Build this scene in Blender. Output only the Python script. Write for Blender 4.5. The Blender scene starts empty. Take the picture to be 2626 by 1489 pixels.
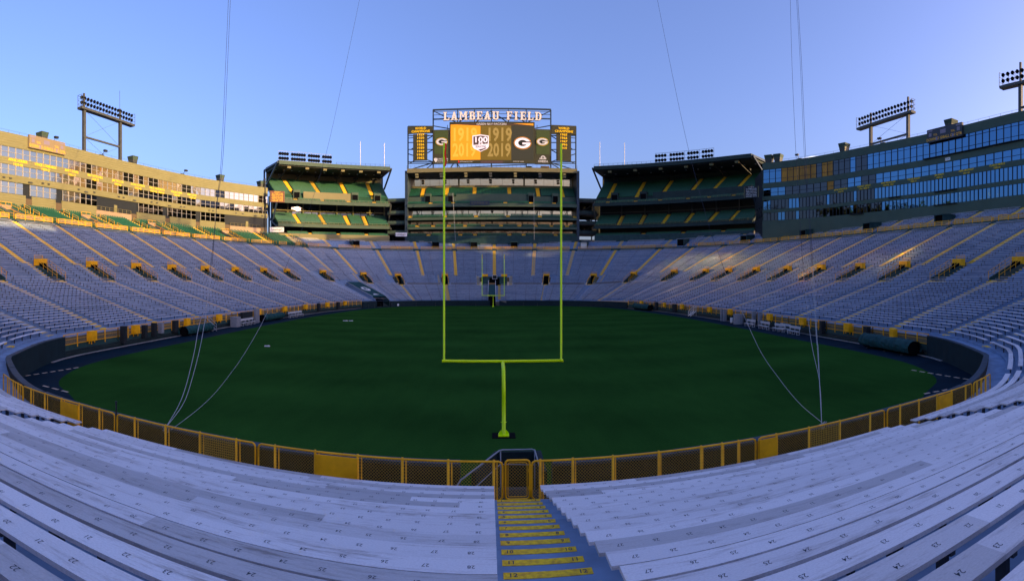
import bpy, math, random
from mathutils import Vector, Matrix

R = math.radians
rnd = random.Random(7)
sc = bpy.context.scene
COL = sc.collection

# ------------------------------------------------------------------ camera, sky, sun, exposure
F, AX, YH, ZC = 1335.0, 1259.0, 718.5, 7.0        # focal (px/rad), field axis column, horizon row, eye height (m)
PW, PH = 2626.0, 1489.0
cam = bpy.data.cameras.new('camera')
cam.type = 'PANO'
cam.panorama_type = 'CENTRAL_CYLINDRICAL'
cam.central_cylindrical_range_u_min = -PW / 2 / F
cam.central_cylindrical_range_u_max = PW / 2 / F
cam.central_cylindrical_range_v_min = -(PH - YH) / F
cam.central_cylindrical_range_v_max = YH / F
cam.central_cylindrical_radius = 1.0
cam.clip_start, cam.clip_end = 0.05, 6000
camo = bpy.data.objects.new('camera', cam)
COL.objects.link(camo)
camo.location = (0, 0, ZC)
camo.rotation_euler = (R(90), 0, -(PW / 2 - AX) / F)
sc.camera = camo

SUN_EL, SUN_AZ = 7.7, 110.0                        # azimuth clockwise from +Y (down the field)
w = bpy.data.worlds.new('World')
sc.world = w
w.use_nodes = True
nt = w.node_tree
for n in list(nt.nodes):
    nt.nodes.remove(n)
out = nt.nodes.new('ShaderNodeOutputWorld')
bg = nt.nodes.new('ShaderNodeBackground')
sky = nt.nodes.new('ShaderNodeTexSky')
sky.sky_type = 'NISHITA'
sky.sun_disc = False
sky.sun_elevation = R(SUN_EL)
sky.sun_rotation = R(SUN_AZ)
sky.altitude = 200
sky.air_density = 1.0
sky.dust_density = 5.0
sky.ozone_density = 4.0
tint = nt.nodes.new('ShaderNodeMix')
tint.data_type = 'RGBA'
tint.blend_type = 'MULTIPLY'
tint.inputs[0].default_value = 1.0
tint.inputs[7].default_value = (1.21, 0.94, 1.12, 1)
hsv = nt.nodes.new('ShaderNodeHueSaturation')
hsv.inputs['Saturation'].default_value = 0.96
hsv.inputs['Value'].default_value = 1.0
nt.links.new(sky.outputs[0], hsv.inputs['Color'])
nt.links.new(hsv.outputs[0], tint.inputs[6])
# one thin streak of cloud low over the right-hand stand
geo = nt.nodes.new('ShaderNodeTexCoord')
sep = nt.nodes.new('ShaderNodeSeparateXYZ')
nt.links.new(geo.outputs['Generated'], sep.inputs[0])
def wmath(op, a, b=None, clamp=False):
    m = nt.nodes.new('ShaderNodeMath'); m.operation = op; m.use_clamp = clamp
    for i, v in enumerate((a, b)):
        if v is None: continue
        if isinstance(v, (int, float)): m.inputs[i].default_value = v
        else: nt.links.new(v, m.inputs[i])
    return m.outputs[0]
az = wmath('ARCTAN2', sep.outputs[0], sep.outputs[1])
el = wmath('ARCSINE', sep.outputs[2])
cn = nt.nodes.new('ShaderNodeTexNoise'); cn.inputs['Scale'].default_value = 18; cn.inputs['Detail'].default_value = 6
cmap = nt.nodes.new('ShaderNodeMapping'); cmap.inputs['Scale'].default_value = (1, 1, 5)
nt.links.new(geo.outputs['Generated'], cmap.inputs[0]); nt.links.new(cmap.outputs[0], cn.inputs['Vector'])
wob = wmath('MULTIPLY', wmath('SUBTRACT', cn.outputs[0], 0.5), 0.012)
da = wmath('POWER', wmath('ABSOLUTE', wmath('DIVIDE', wmath('SUBTRACT', az, 0.637), 0.040)), 2)
de = wmath('POWER', wmath('ABSOLUTE', wmath('DIVIDE', wmath('SUBTRACT', wmath('ADD', el, wob), 0.2315), 0.0045)), 2)
mask = wmath('MULTIPLY', wmath('SUBTRACT', 1.0, wmath('ADD', da, de), True), 0.75)
cl = nt.nodes.new('ShaderNodeMix'); cl.data_type = 'RGBA'
cl.inputs[7].default_value = (8.0, 7.4, 7.6, 1)
nt.links.new(mask, cl.inputs[0]); nt.links.new(tint.outputs[2], cl.inputs[6])
nt.links.new(cl.outputs[2], bg.inputs['Color'])
bg.inputs['Strength'].default_value = 0.15
nt.links.new(bg.outputs[0], out.inputs[0])

sun = bpy.data.lights.new('sun', 'SUN')
sun.energy = 2.25
sun.angle = R(0.5)
sun.color = (1.0, 0.66, 0.26)
suno = bpy.data.objects.new('sun', sun)
COL.objects.link(suno)
sdir = Vector((math.sin(R(SUN_AZ)) * math.cos(R(SUN_EL)), math.cos(R(SUN_AZ)) * math.cos(R(SUN_EL)), math.sin(R(SUN_EL))))
suno.rotation_euler = sdir.to_track_quat('Z', 'Y').to_euler()
suno.location = (150, -60, 90)

sc.view_settings.view_transform = 'Standard'
sc.view_settings.look = 'None'
sc.view_settings.exposure = 1.68
sc.view_settings.gamma = 1.0
sc.render.engine = 'CYCLES'
sc.cycles.max_bounces = 6
sc.cycles.diffuse_bounces = 3
sc.cycles.glossy_bounces = 4
sc.cycles.use_denoising = True
sc.cycles.caustics_reflective = True
sc.cycles.blur_glossy = 0.0
sc.cycles.sample_clamp_indirect = 0.0

# ------------------------------------------------------------------ helpers
def P(px, py, d):
    """pixel of the 2626 px wide photograph and horizontal distance -> point"""
    a = (px - AX) / F
    return Vector((d * math.sin(a), d * math.cos(a), ZC + (YH - py) * d / F))
def G(px, py, z=0.0):
    """pixel and known height -> point"""
    return P(px, py, F * (ZC - z) / (py - YH))
def PY(px, py, y):
    """pixel and known Y plane -> point"""
    return P(px, py, y / math.cos((px - AX) / F))

class MB:
    def __init__(s):
        s.v = []; s.f = []; s.m = []; s.uv = []
    def face(s, pts, m=0, uv=None):
        i = len(s.v); s.v.extend([tuple(p) for p in pts]); s.f.append(tuple(range(i, i + len(pts)))); s.m.append(m); s.uv.append(uv)
    def box(s, c, ax, ay, az, m=0):
        """centre and three half vectors"""
        c, ax, ay, az = Vector(c), Vector(ax), Vector(ay), Vector(az)
        q = [c + ax * i + ay * j + az * k for k in (-1, 1) for j in (-1, 1) for i in (-1, 1)]
        for f in ((0, 2, 3, 1), (4, 5, 7, 6), (0, 1, 5, 4), (1, 3, 7, 5), (3, 2, 6, 7), (2, 0, 4, 6)):
            s.face([q[k] for k in f], m)
    def b(s, x0, x1, y0, y1, z0, z1, m=0):
        s.box(((x0 + x1) / 2, (y0 + y1) / 2, (z0 + z1) / 2), ((x1 - x0) / 2, 0, 0), (0, (y1 - y0) / 2, 0), (0, 0, (z1 - z0) / 2), m)
    def bar(s, p, q, wd, hg=None, m=0):
        """square bar between two points"""
        p, q = Vector(p), Vector(q); d = (q - p)
        if d.length < 1e-6: return
        hg = hg or wd
        dn = d.normalized(); side = dn.cross(Vector((0, 0, 1)))
        if side.length < 1e-4: side = Vector((1, 0, 0))
        side.normalize(); up = side.cross(dn)
        s.box((p + q) / 2, d / 2, side * wd / 2, up * hg / 2, m)
    def tube(s, pts, r, m=0, n=8, cap=True):
        pts = [Vector(p) for p in pts]; rings = []
        a = None
        for i, p in enumerate(pts):
            t = (pts[min(i + 1, len(pts) - 1)] - pts[max(i - 1, 0)]).normalized()
            if a is None:
                a = t.cross(Vector((0, 0, 1)))
                if a.length < 1e-2: a = t.cross(Vector((0, 1, 0)))
            else: a = a - t * a.dot(t)
            a.normalize(); bb = a.cross(t)
            rr = r[i] if isinstance(r, (list, tuple)) else r
            rings.append([p + a * math.cos(k * 2 * math.pi / n) * rr + bb * math.sin(k * 2 * math.pi / n) * rr for k in range(n)])
        base = len(s.v)
        for rg in rings: s.v.extend([tuple(x) for x in rg])
        for i in range(len(rings) - 1):
            for k in range(n):
                s.f.append((base + i * n + k, base + i * n + (k + 1) % n, base + (i + 1) * n + (k + 1) % n, base + (i + 1) * n + k)); s.m.append(m); s.uv.append(None)
        if cap:
            s.f.append(tuple(base + k for k in range(n))); s.m.append(m); s.uv.append(None)
            s.f.append(tuple(base + (len(rings) - 1) * n + k for k in range(n))); s.m.append(m); s.uv.append(None)
    def poly(s, pts, thick, m=0):
        """flat polygon extruded by vector thick"""
        pts = [Vector(p) for p in pts]; t = Vector(thick)
        s.face(pts, m); s.face([p + t for p in reversed(pts)], m)
        for i in range(len(pts)):
            a, c = pts[i], pts[(i + 1) % len(pts)]
            s.face([a, c, c + t, a + t], m)
    def prism(s, path, t0, t1, prof, m=0, step=3.0, ms=None, caps=True):
        """cross-section [(u, z)] swept along a path"""
        n = max(1, int(math.ceil(abs(t1 - t0) / step)))
        ts = [t0 + (t1 - t0) * i / n for i in range(n + 1)]
        rings = [[path.P(t, u, z) for u, z in prof] for t in ts]
        k = len(prof)
        for i in range(n):
            for j in range(k):
                a = rings[i][j]; c = rings[i][(j + 1) % k]; d = rings[i + 1][(j + 1) % k]; e = rings[i + 1][j]
                s.face([a, c, d, e], ms[j] if ms else m)
        if caps:
            s.face(rings[0], m); s.face(rings[-1][::-1], m)
    def obj(s, name, mats, parent=None, smooth=False, link=True):
        me = bpy.data.meshes.new(name)
        me.from_pydata(s.v, [], s.f)
        mats = mats if isinstance(mats, (list, tuple)) else [mats]
        for m in mats: me.materials.append(m)
        if len(mats) > 1: me.polygons.foreach_set('material_index', s.m)
        if any(s.uv):
            ul = me.uv_layers.new(name='UVMap'); li = 0; flat = []
            for f, u in zip(s.f, s.uv):
                for k in range(len(f)): flat.extend(u[k] if u else (0, 0))
            ul.data.foreach_set('uv', flat)
        if smooth: me.polygons.foreach_set('use_smooth', [True] * len(s.f))
        me.update()
        o = bpy.data.objects.new(name, me)
        if link: COL.objects.link(o)
        if parent is not None: o.parent = parent; o.matrix_parent_inverse = parent.matrix_world.inverted() if False else Matrix.Translation(-parent.location)
        return o

def tag(o, label, cat, group=None):
    o['label'] = label; o['category'] = cat
    if group: o['group'] = group
    return o
def thing(name, label, cat, loc=(0, 0, 0), group=None):
    o = bpy.data.objects.new(name, None); COL.objects.link(o); o.location = loc; o.empty_display_size = 0.5
    return tag(o, label, cat, group)
def kind(o, k):
    o['kind'] = k; return o
ORD = ['first', 'second', 'third', 'fourth', 'fifth', 'sixth', 'seventh', 'eighth', 'ninth', 'tenth', 'eleventh', 'twelfth', 'thirteenth', 'fourteenth', 'fifteenth', 'sixteenth', 'seventeenth', 'eighteenth', 'nineteenth', 'twentieth']
def ordw(n):
    return ORD[n - 1] if n <= 20 else ('twenty-' + ORD[n - 21] if n <= 29 else ('thirtieth' if n == 30 else 'thirty-' + ORD[n - 31]))

class Path:
    def __init__(s, pts, closed=False, sign=1, smooth=True, h=0.45, win=10):
        n = len(pts); o = []
        if smooth:
            rng = range(n if closed else n - 1)
            for i in rng:
                if closed: p0, p1, p2, p3 = pts[i - 1], pts[i], pts[(i + 1) % n], pts[(i + 2) % n]
                else: p0, p1, p2, p3 = pts[max(i - 1, 0)], pts[i], pts[i + 1], pts[min(i + 2, n - 1)]
                for k in range(16):
                    t = k / 16
                    o.append(tuple(.5 * (2 * b + (c - a) * t + (2 * a - 5 * b + 4 * c - d) * t * t + (3 * b - a - 3 * c + d) * t ** 3) for a, b, c, d in zip(p0, p1, p2, p3)))
            if not closed: o.append(pts[-1])
        else: o = list(pts)
        if closed: o.append(o[0])
        L = [0]
        for a, b in zip(o, o[1:]): L.append(L[-1] + math.dist(a, b))
        s.T = L[-1]; s.closed = closed; N = max(2, int(s.T / h)); s.N = N; s.pt = []; j = 0
        for k in range(N + (0 if closed else 1)):
            q = min(s.T * k / N, s.T - 1e-9)
            while L[j + 1] < q: j += 1
            f = (q - L[j]) / (L[j + 1] - L[j]); a, b = o[j], o[j + 1]
            s.pt.append((a[0] + (b[0] - a[0]) * f, a[1] + (b[1] - a[1]) * f))
        s.nr = []; M = len(s.pt)
        for k in range(M):
            tx = ty = 0
            for q in range(1, win + 1):
                if closed: a, b = s.pt[k - q], s.pt[(k + q) % M]
                else: a, b = s.pt[max(k - q, 0)], s.pt[min(k + q, M - 1)]
                tx += b[0] - a[0]; ty += b[1] - a[1]
            l = math.hypot(tx, ty); s.nr.append((ty / l * sign, -tx / l * sign))
    def at(s, t):
        M = len(s.pt)
        if s.closed: q = (t / s.T % 1) * M; i = int(q) % M; j = (i + 1) % M
        else:
            q = min(max(t / s.T, 0), 1) * (M - 1); i = min(int(q), M - 2); j = i + 1
        f = q - int(q) if s.closed else q - i
        a, b, c, d = s.pt[i], s.pt[j], s.nr[i], s.nr[j]
        nx, ny = c[0] + (d[0] - c[0]) * f, c[1] + (d[1] - c[1]) * f; l = math.hypot(nx, ny)
        return a[0] + (b[0] - a[0]) * f, a[1] + (b[1] - a[1]) * f, nx / l, ny / l
    def P(s, t, u, z):
        x, y, nx, ny = s.at(t); return Vector((x + nx * u, y + ny * u, z))
    def tan(s, t):
        x, y, nx, ny = s.at(t); a = s.P(t + .2, 0, 0) - s.P(t - .2, 0, 0); return a.normalized()
    def nor(s, t):
        x, y, nx, ny = s.at(t); return Vector((nx, ny, 0))
    def col(s, px, u=0.0, ylo=1.0):
        """parameter at which the path offset by u crosses pixel column px, far side"""
        a0 = (px - AX) / F; best = None; prev = None
        n = 1600
        for k in range(n + 1):
            t = s.T * k / n; p = s.P(t, u, 0)
            if p.y < ylo: prev = None; continue
            a = math.atan2(p.x, p.y) - a0
            if prev is not None and prev[1] * a <= 0 and abs(a - prev[1]) < .5:
                f = prev[1] / (prev[1] - a) if a != prev[1] else 0
                tt = prev[0] + (t - prev[0]) * f; d = s.P(tt, u, 0).length
                if best is None or d > best[0]: best = (d, tt)
            prev = (t, a)
        return best[1] if best else None

# ------------------------------------------------------------------ materials
def mat(name, col, rough=.7, metal=0.0, noise=0.0, scale=3.0, col2=None, spec=.3, bump=0.0, emit=None, es=0.0, stretch=None):
    m = bpy.data.materials.new(name); m.use_nodes = True; t = m.node_tree; p = t.nodes['Principled BSDF']
    p.inputs['Base Color'].default_value = (*col, 1); p.inputs['Roughness'].default_value = rough; p.inputs['Metallic'].default_value = metal
    p.inputs['Specular IOR Level'].default_value = spec
    if noise or col2:
        tc = t.nodes.new('ShaderNodeTexCoord'); nz = t.nodes.new('ShaderNodeTexNoise'); nz.inputs['Scale'].default_value = scale; nz.inputs['Detail'].default_value = 5
        src = tc.outputs['Object']
        if stretch:
            mp = t.nodes.new('ShaderNodeMapping'); mp.inputs['Scale'].default_value = stretch; t.links.new(src, mp.inputs[0]); src = mp.outputs[0]
        t.links.new(src, nz.inputs['Vector'])
        r = t.nodes.new('ShaderNodeValToRGB')
        c2 = col2 or tuple(max(0, c * (1 - noise)) for c in col)
        r.color_ramp.elements[0].position = .32; r.color_ramp.elements[0].color = (*c2, 1)
        r.color_ramp.elements[1].position = .68; r.color_ramp.elements[1].color = (*[min(1, c * (1 + noise * .6)) for c in col], 1)
        t.links.new(nz.outputs[0], r.inputs[0]); t.links.new(r.outputs[0], p.inputs['Base Color'])
        if bump:
            bp = t.nodes.new('ShaderNodeBump'); bp.inputs['Strength'].default_value = bump; t.links.new(nz.outputs[0], bp.inputs['Height']); t.links.new(bp.outputs[0], p.inputs['Normal'])
    if emit:
        p.inputs['Emission Color'].default_value = (*emit, 1); p.inputs['Emission Strength'].default_value = es
    return m

M = {}
M['yellow'] = mat('yellow_paint', (.98, .44, .004), .5, noise=.18, scale=2.5)
M['stripe'] = mat('yellow_stair_paint', (.97, .56, .012), .75, noise=.25, scale=14, col2=(.62, .34, .03))
M['pad'] = mat('dark_green_padding', (.006, .021, .026), .8, noise=.2, scale=1.2)
M['padcap'] = mat('padding_cap_vinyl', (.022, .042, .062), .6, noise=.3, scale=1.5)
M['wallgreen'] = mat('dark_green_paint', (.022, .062, .058), .6, noise=.25, scale=.8)
M['brownwall'] = mat('weathered_inner_wall', (.045, .035, .02), .9, noise=.4, scale=2)
M['concrete'] = mat('grey_blue_concrete', (.185, .275, .41), .85, noise=.22, scale=1.7)
M['kerb'] = mat('pale_kerb_concrete', (.26, .25, .24), .9, noise=.3, scale=2)
M['turf'] = None
M['track'] = mat('dark_blue_track', (.003, .016, .029), .85, noise=.25, scale=.5, spec=.05)
M['dash'] = mat('worn_line_paint', (.55, .42, .30), .8, noise=.3, scale=6)
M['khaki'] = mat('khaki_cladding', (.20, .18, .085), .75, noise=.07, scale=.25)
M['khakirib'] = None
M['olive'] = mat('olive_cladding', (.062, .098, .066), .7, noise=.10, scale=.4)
M['brick'] = mat('pale_parapet_panel', (.36, .25, .15), .8, noise=.08, scale=.5)
M['dark'] = mat('dark_steel', (.018, .022, .024), .6)
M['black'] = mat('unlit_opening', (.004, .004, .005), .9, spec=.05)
M['steel'] = mat('painted_steel', (.065, .07, .06), .55, noise=.15, scale=1)
M['bluesteel'] = mat('blue_green_steel', (.03, .05, .07), .5, noise=.15, scale=1)
M['alu_pipe'] = mat('bare_aluminium_pipe', (.55, .57, .6), .35, .8)
M['white'] = mat('white_paint', (.72, .72, .70), .5, noise=.05)
M['seatgreen'] = mat('green_plastic_seat', (.018, .105, .05), .45, noise=.2, scale=1.5)
M['deckgrey'] = mat('deck_concrete', (.17, .165, .14), .9, noise=.2, scale=1)
M['lime'] = mat('lime_yellow_post_paint', (.70, 1.0, .0), .38, noise=.05, scale=1)
M['red'] = mat('red_ribbon_cloth', (.95, .015, .01), .7)
M['numink'] = mat('stencilled_ink', (.05, .06, .08), .8)
M['rope'] = mat('pale_rope', (.36, .37, .37), .8)
M['ropedark'] = mat('rope_dark_on_sky', (.03, .035, .05), .7, spec=.1)  # same rope, its dark look against bright sky put into the colour
M['tarp'] = mat('teal_tarpaulin', (.004, .05, .05), .8, noise=.35, scale=2.2, bump=.4)
M['lens'] = mat('lamp_lens', (.02, .02, .022), .15, spec=.5)
M['gold'] = mat('gold_letter', (1.0, .62, .0), .5)
M['signwhite'] = mat('ivory_sign_face', (.85, .80, .72), .5)
M['letteredge'] = mat('brown_letter_edge', (.10, .055, .035), .6)
M['greybox'] = mat('grey_cabinet', (.24, .25, .27), .6, noise=.1)
M['bench'] = None
M['led'] = mat('screen_black', (.012, .014, .012), .4)
M['chain'] = mat('galvanised_yellow_wire', (.58, .34, .035), .6)
M['handrail'] = mat('dull_grey_pipe', (.26, .28, .31), .5)
M['benchwhite'] = mat('scuffed_white_paint', (.46, .47, .48), .6, noise=.1, scale=3)
M['amber'] = mat('orange_sign_text', (.8, .38, .02), .5)
M['teal'] = mat('teal_awning_cloth', (.004, .055, .060), .7, noise=.2, scale=.6)
M['roof'] = mat('roof_membrane', (.20, .20, .18), .9)

def turf_material():
    m = bpy.data.materials.new('mown_turf'); m.use_nodes = True; t = m.node_tree; p = t.nodes['Principled BSDF']
    p.inputs['Roughness'].default_value = .9; p.inputs['Specular IOR Level'].default_value = 0.0
    tc = t.nodes.new('ShaderNodeTexCoord')
    def noise(scale, det, st=None):
        n = t.nodes.new('ShaderNodeTexNoise'); n.inputs['Scale'].default_value = scale; n.inputs['Detail'].default_value = det
        if st:
            mp = t.nodes.new('ShaderNodeMapping'); mp.inputs['Scale'].default_value = st; t.links.new(tc.outputs['Object'], mp.inputs[0]); t.links.new(mp.outputs[0], n.inputs['Vector'])
        else: t.links.new(tc.outputs['Object'], n.inputs['Vector'])
        return n.outputs[0]
    sp = t.nodes.new('ShaderNodeSeparateXYZ'); t.links.new(tc.outputs['Object'], sp.inputs[0])
    wv = t.nodes.new('ShaderNodeMath'); wv.operation = 'SINE'
    k = t.nodes.new('ShaderNodeMath'); k.operation = 'MULTIPLY'; k.inputs[1].default_value = math.pi / 4.572
    t.links.new(sp.outputs[1], k.inputs[0]); t.links.new(k.outputs[0], wv.inputs[0])
    st = t.nodes.new('ShaderNodeMath'); st.operation = 'MULTIPLY_ADD'; st.inputs[1].default_value = .065; st.inputs[2].default_value = 0; t.links.new(wv.outputs[0], st.inputs[0])
    a = noise(.12, 4); b = noise(9, 3); c = noise(1.2, 3, (1, .25, 1))
    def madd(x, f, y):
        q = t.nodes.new('ShaderNodeMath'); q.operation = 'MULTIPLY_ADD'; q.inputs[1].default_value = f
        t.links.new(x, q.inputs[0]); t.links.new(y, q.inputs[2]); return q.outputs[0]
    v = madd(a, .75, madd(b, .35, madd(c, .25, st.outputs[0])))
    r = t.nodes.new('ShaderNodeValToRGB')
    r.color_ramp.elements[0].position = .35; r.color_ramp.elements[0].color = (.011, .042, .0085, 1)
    r.color_ramp.elements[1].position = .95; r.color_ramp.elements[1].color = (.026, .092, .0165, 1)
    t.links.new(v, r.inputs[0]); t.links.new(r.outputs[0], p.inputs['Base Color'])
    bp = t.nodes.new('ShaderNodeBump'); bp.inputs['Strength'].default_value = .35; bp.inputs['Distance'].default_value = .05
    t.links.new(b, bp.inputs['Height']); t.links.new(bp.outputs[0], p.inputs['Normal'])
    return m
M['turf'] = turf_material()

def bench_material():
    """worn aluminium planks: streaks run along U, each 4.6 m plank has its own tone"""
    m = bpy.data.materials.new('worn_aluminium_plank'); m.use_nodes = True; t = m.node_tree; p = t.nodes['Principled BSDF']
    p.inputs['Roughness'].default_value = .55; p.inputs['Metallic'].default_value = .25; p.inputs['Specular IOR Level'].default_value = .4
    uv = t.nodes.new('ShaderNodeUVMap'); sp = t.nodes.new('ShaderNodeSeparateXYZ'); t.links.new(uv.outputs[0], sp.inputs[0])
    def mth(op, a, b=None, c=None):
        q = t.nodes.new('ShaderNodeMath'); q.operation = op
        for i, v in enumerate((a, b, c)):
            if v is None: continue
            if isinstance(v, (int, float)): q.inputs[i].default_value = v
            else: t.links.new(v, q.inputs[i])
        return q.outputs[0]
    row = mth('FLOOR', sp.outputs[1])
    cell = mth('FLOOR', mth('ADD', mth('DIVIDE', sp.outputs[0], 4.6), mth('MULTIPLY', row, .37)))
    cmb = t.nodes.new('ShaderNodeCombineXYZ'); t.links.new(cell, cmb.inputs[0]); t.links.new(row, cmb.inputs[1])
    wn = t.nodes.new('ShaderNodeTexWhiteNoise'); wn.noise_dimensions = '2D'; t.links.new(cmb.outputs[0], wn.inputs['Vector'])
    def noise(su, sv, det, rough=.6):
        mp = t.nodes.new('ShaderNodeMapping'); mp.inputs['Scale'].default_value = (su, sv, 1); t.links.new(uv.outputs[0], mp.inputs[0])
        n = t.nodes.new('ShaderNodeTexNoise'); n.inputs['Scale'].default_value = 1; n.inputs['Detail'].default_value = det; n.inputs['Roughness'].default_value = rough
        t.links.new(mp.outputs[0], n.inputs['Vector']); return n.outputs[0]
    streak = noise(2.6, 8, 6, .75); blot = noise(.55, 1.1, 5, .65); fine = noise(34, 26, 3)
    r1 = t.nodes.new('ShaderNodeValToRGB'); e = r1.color_ramp.elements
    e[0].position = .0; e[0].color = (.45, .44, .45, 1); e[1].position = 1; e[1].color = (.77, .76, .78, 1)
    x = r1.color_ramp.elements.new(.22); x.color = (.52, .51, .52, 1)
    x = r1.color_ramp.elements.new(.27); x.color = (.67, .66, .68, 1)
    t.links.new(wn.outputs[0], r1.inputs[0])
    r2 = t.nodes.new('ShaderNodeValToRGB'); e = r2.color_ramp.elements
    e[0].position = .36; e[0].color = (.42, .38, .35, 1); e[1].position = .50; e[1].color = (1, 1, 1, 1)
    x = r2.color_ramp.elements.new(.43); x.color = (.80, .78, .77, 1)
    t.links.new(mth('ADD', mth('MULTIPLY', streak, .42), mth('MULTIPLY', blot, .58)), r2.inputs[0])
    mx = t.nodes.new('ShaderNodeMix'); mx.data_type = 'RGBA'; mx.blend_type = 'MULTIPLY'; mx.inputs[0].default_value = .85
    t.links.new(r1.outputs[0], mx.inputs[6]); t.links.new(r2.outputs[0], mx.inputs[7])
    r3 = t.nodes.new('ShaderNodeValToRGB'); e = r3.color_ramp.elements
    e[0].position = .30; e[0].color = (.88, .88, .88, 1); e[1].position = .62; e[1].color = (1.03, 1.03, 1.03, 1)
    t.links.new(fine, r3.inputs[0])
    mx2 = t.nodes.new('ShaderNodeMix'); mx2.data_type = 'RGBA'; mx2.blend_type = 'MULTIPLY'; mx2.inputs[0].default_value = 1
    t.links.new(mx.outputs[2], mx2.inputs[6]); t.links.new(r3.outputs[0], mx2.inputs[7])
    t.links.new(mx2.outputs[2], p.inputs['Base Color'])
    bp = t.nodes.new('ShaderNodeBump'); bp.inputs['Strength'].default_value = .12; bp.inputs['Distance'].default_value = .01
    t.links.new(fine, bp.inputs['Height']); t.links.new(bp.outputs[0], p.inputs['Normal'])
    return m
M['bench'] = bench_material()

def rib_material():
    """horizontal ribbed cladding on the left-hand building"""
    m = mat('ribbed_khaki_cladding', (.205, .190, .080), .7, noise=.06, scale=.3); t = m.node_tree; p = t.nodes['Principled BSDF']
    tc = t.nodes.new('ShaderNodeTexCoord'); sp = t.nodes.new('ShaderNodeSeparateXYZ'); t.links.new(tc.outputs['Object'], sp.inputs[0])
    k = t.nodes.new('ShaderNodeMath'); k.operation = 'MULTIPLY'; k.inputs[1].default_value = 2 * math.pi / .55; t.links.new(sp.outputs[2], k.inputs[0])
    s = t.nodes.new('ShaderNodeMath'); s.operation = 'SINE'; t.links.new(k.outputs[0], s.inputs[0])
    bp = t.nodes.new('ShaderNodeBump'); bp.inputs['Strength'].default_value = .35; bp.inputs['Distance'].default_value = .04
    t.links.new(s.outputs[0], bp.inputs['Height']); t.links.new(bp.outputs[0], p.inputs['Normal'])
    return m
M['khakirib'] = rib_material()
def glass(name, col, rough=.02):
    m = bpy.data.materials.new(name); m.use_nodes = True; t = m.node_tree; p = t.nodes['Principled BSDF']
    p.inputs['Base Color'].default_value = (*col, 1); p.inputs['Metallic'].default_value = 1; p.inputs['Roughness'].default_value = rough
    tc = t.nodes.new('ShaderNodeTexCoord'); n = t.nodes.new('ShaderNodeTexNoise'); n.inputs['Scale'].default_value = .45; n.inputs['Detail'].default_value = 2
    t.links.new(tc.outputs['Object'], n.inputs['Vector'])
    bp = t.nodes.new('ShaderNodeBump'); bp.inputs['Strength'].default_value = .05; bp.inputs['Distance'].default_value = .3
    t.links.new(n.outputs[0], bp.inputs['Height']); t.links.new(bp.outputs[0], p.inputs['Normal'])
    return m
M['glass'] = glass('mirror_tinted_glass', (.80, .66, .46), .05)
M['glassblue'] = glass('blue_tinted_glass', (.062, .145, .235))
M['glassdark'] = glass('dark_reflection_glass', (.045, .05, .055))  # dark reflections put into the glass colour
M['goldpane'] = mat('gold_window_pane', (.42, .19, .012), .5, noise=.3, scale=.5, stretch=(1, 1, .15))  # flat gold colour for panes in set columns
M['darkgreen'] = mat('dark_green_cladding', (.022, .042, .036), .7, noise=.2, scale=.5)
M['deckgreen'] = mat('green_deck', (.018, .07, .036), .9, noise=.2, scale=1)
M['mull'] = mat('pale_window_frame', (.38, .36, .30), .5)
M['mulldark'] = mat('dark_window_frame', (.02, .028, .035), .5)

# ------------------------------------------------------------------ lettering
_txt = {}
def glyphs(s, bold=0.0):
    if (s, bold) in _txt: return _txt[(s, bold)]
    c = bpy.data.curves.new('lettering', 'FONT'); c.body = s; c.align_x = 'CENTER'; c.align_y = 'CENTER'; c.size = 1; c.resolution_u = 2; c.offset = bold
    o = bpy.data.objects.new('lettering', c); COL.objects.link(o)
    dg = bpy.context.evaluated_depsgraph_get(); dg.update()
    me = o.evaluated_get(dg).to_mesh()
    r = ([v.co.copy() for v in me.vertices], [tuple(p.vertices) for p in me.polygons])
    o.evaluated_get(dg).to_mesh_clear()
    bpy.data.objects.remove(o); bpy.data.curves.remove(c)
    _txt[(s, bold)] = r; return r
def text(mb, s, c, ex, ey, h, m=0, bold=0.0, width=None):
    """letters centred at c, running along ex, up along ey, capital height h"""
    vs, fs = glyphs(s, bold)
    k = h / .73
    kx = k
    if width:
        wd = max(v.x for v in vs) - min(v.x for v in vs); kx = width / wd
    i = len(mb.v); c, ex, ey = Vector(c), Vector(ex).normalized(), Vector(ey).normalized()
    mb.v.extend([tuple(c + ex * v.x * kx + ey * v.y * k) for v in vs])
    for f in fs: mb.f.append(tuple(i + q for q in f)); mb.m.append(m); mb.uv.append(None)
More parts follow.
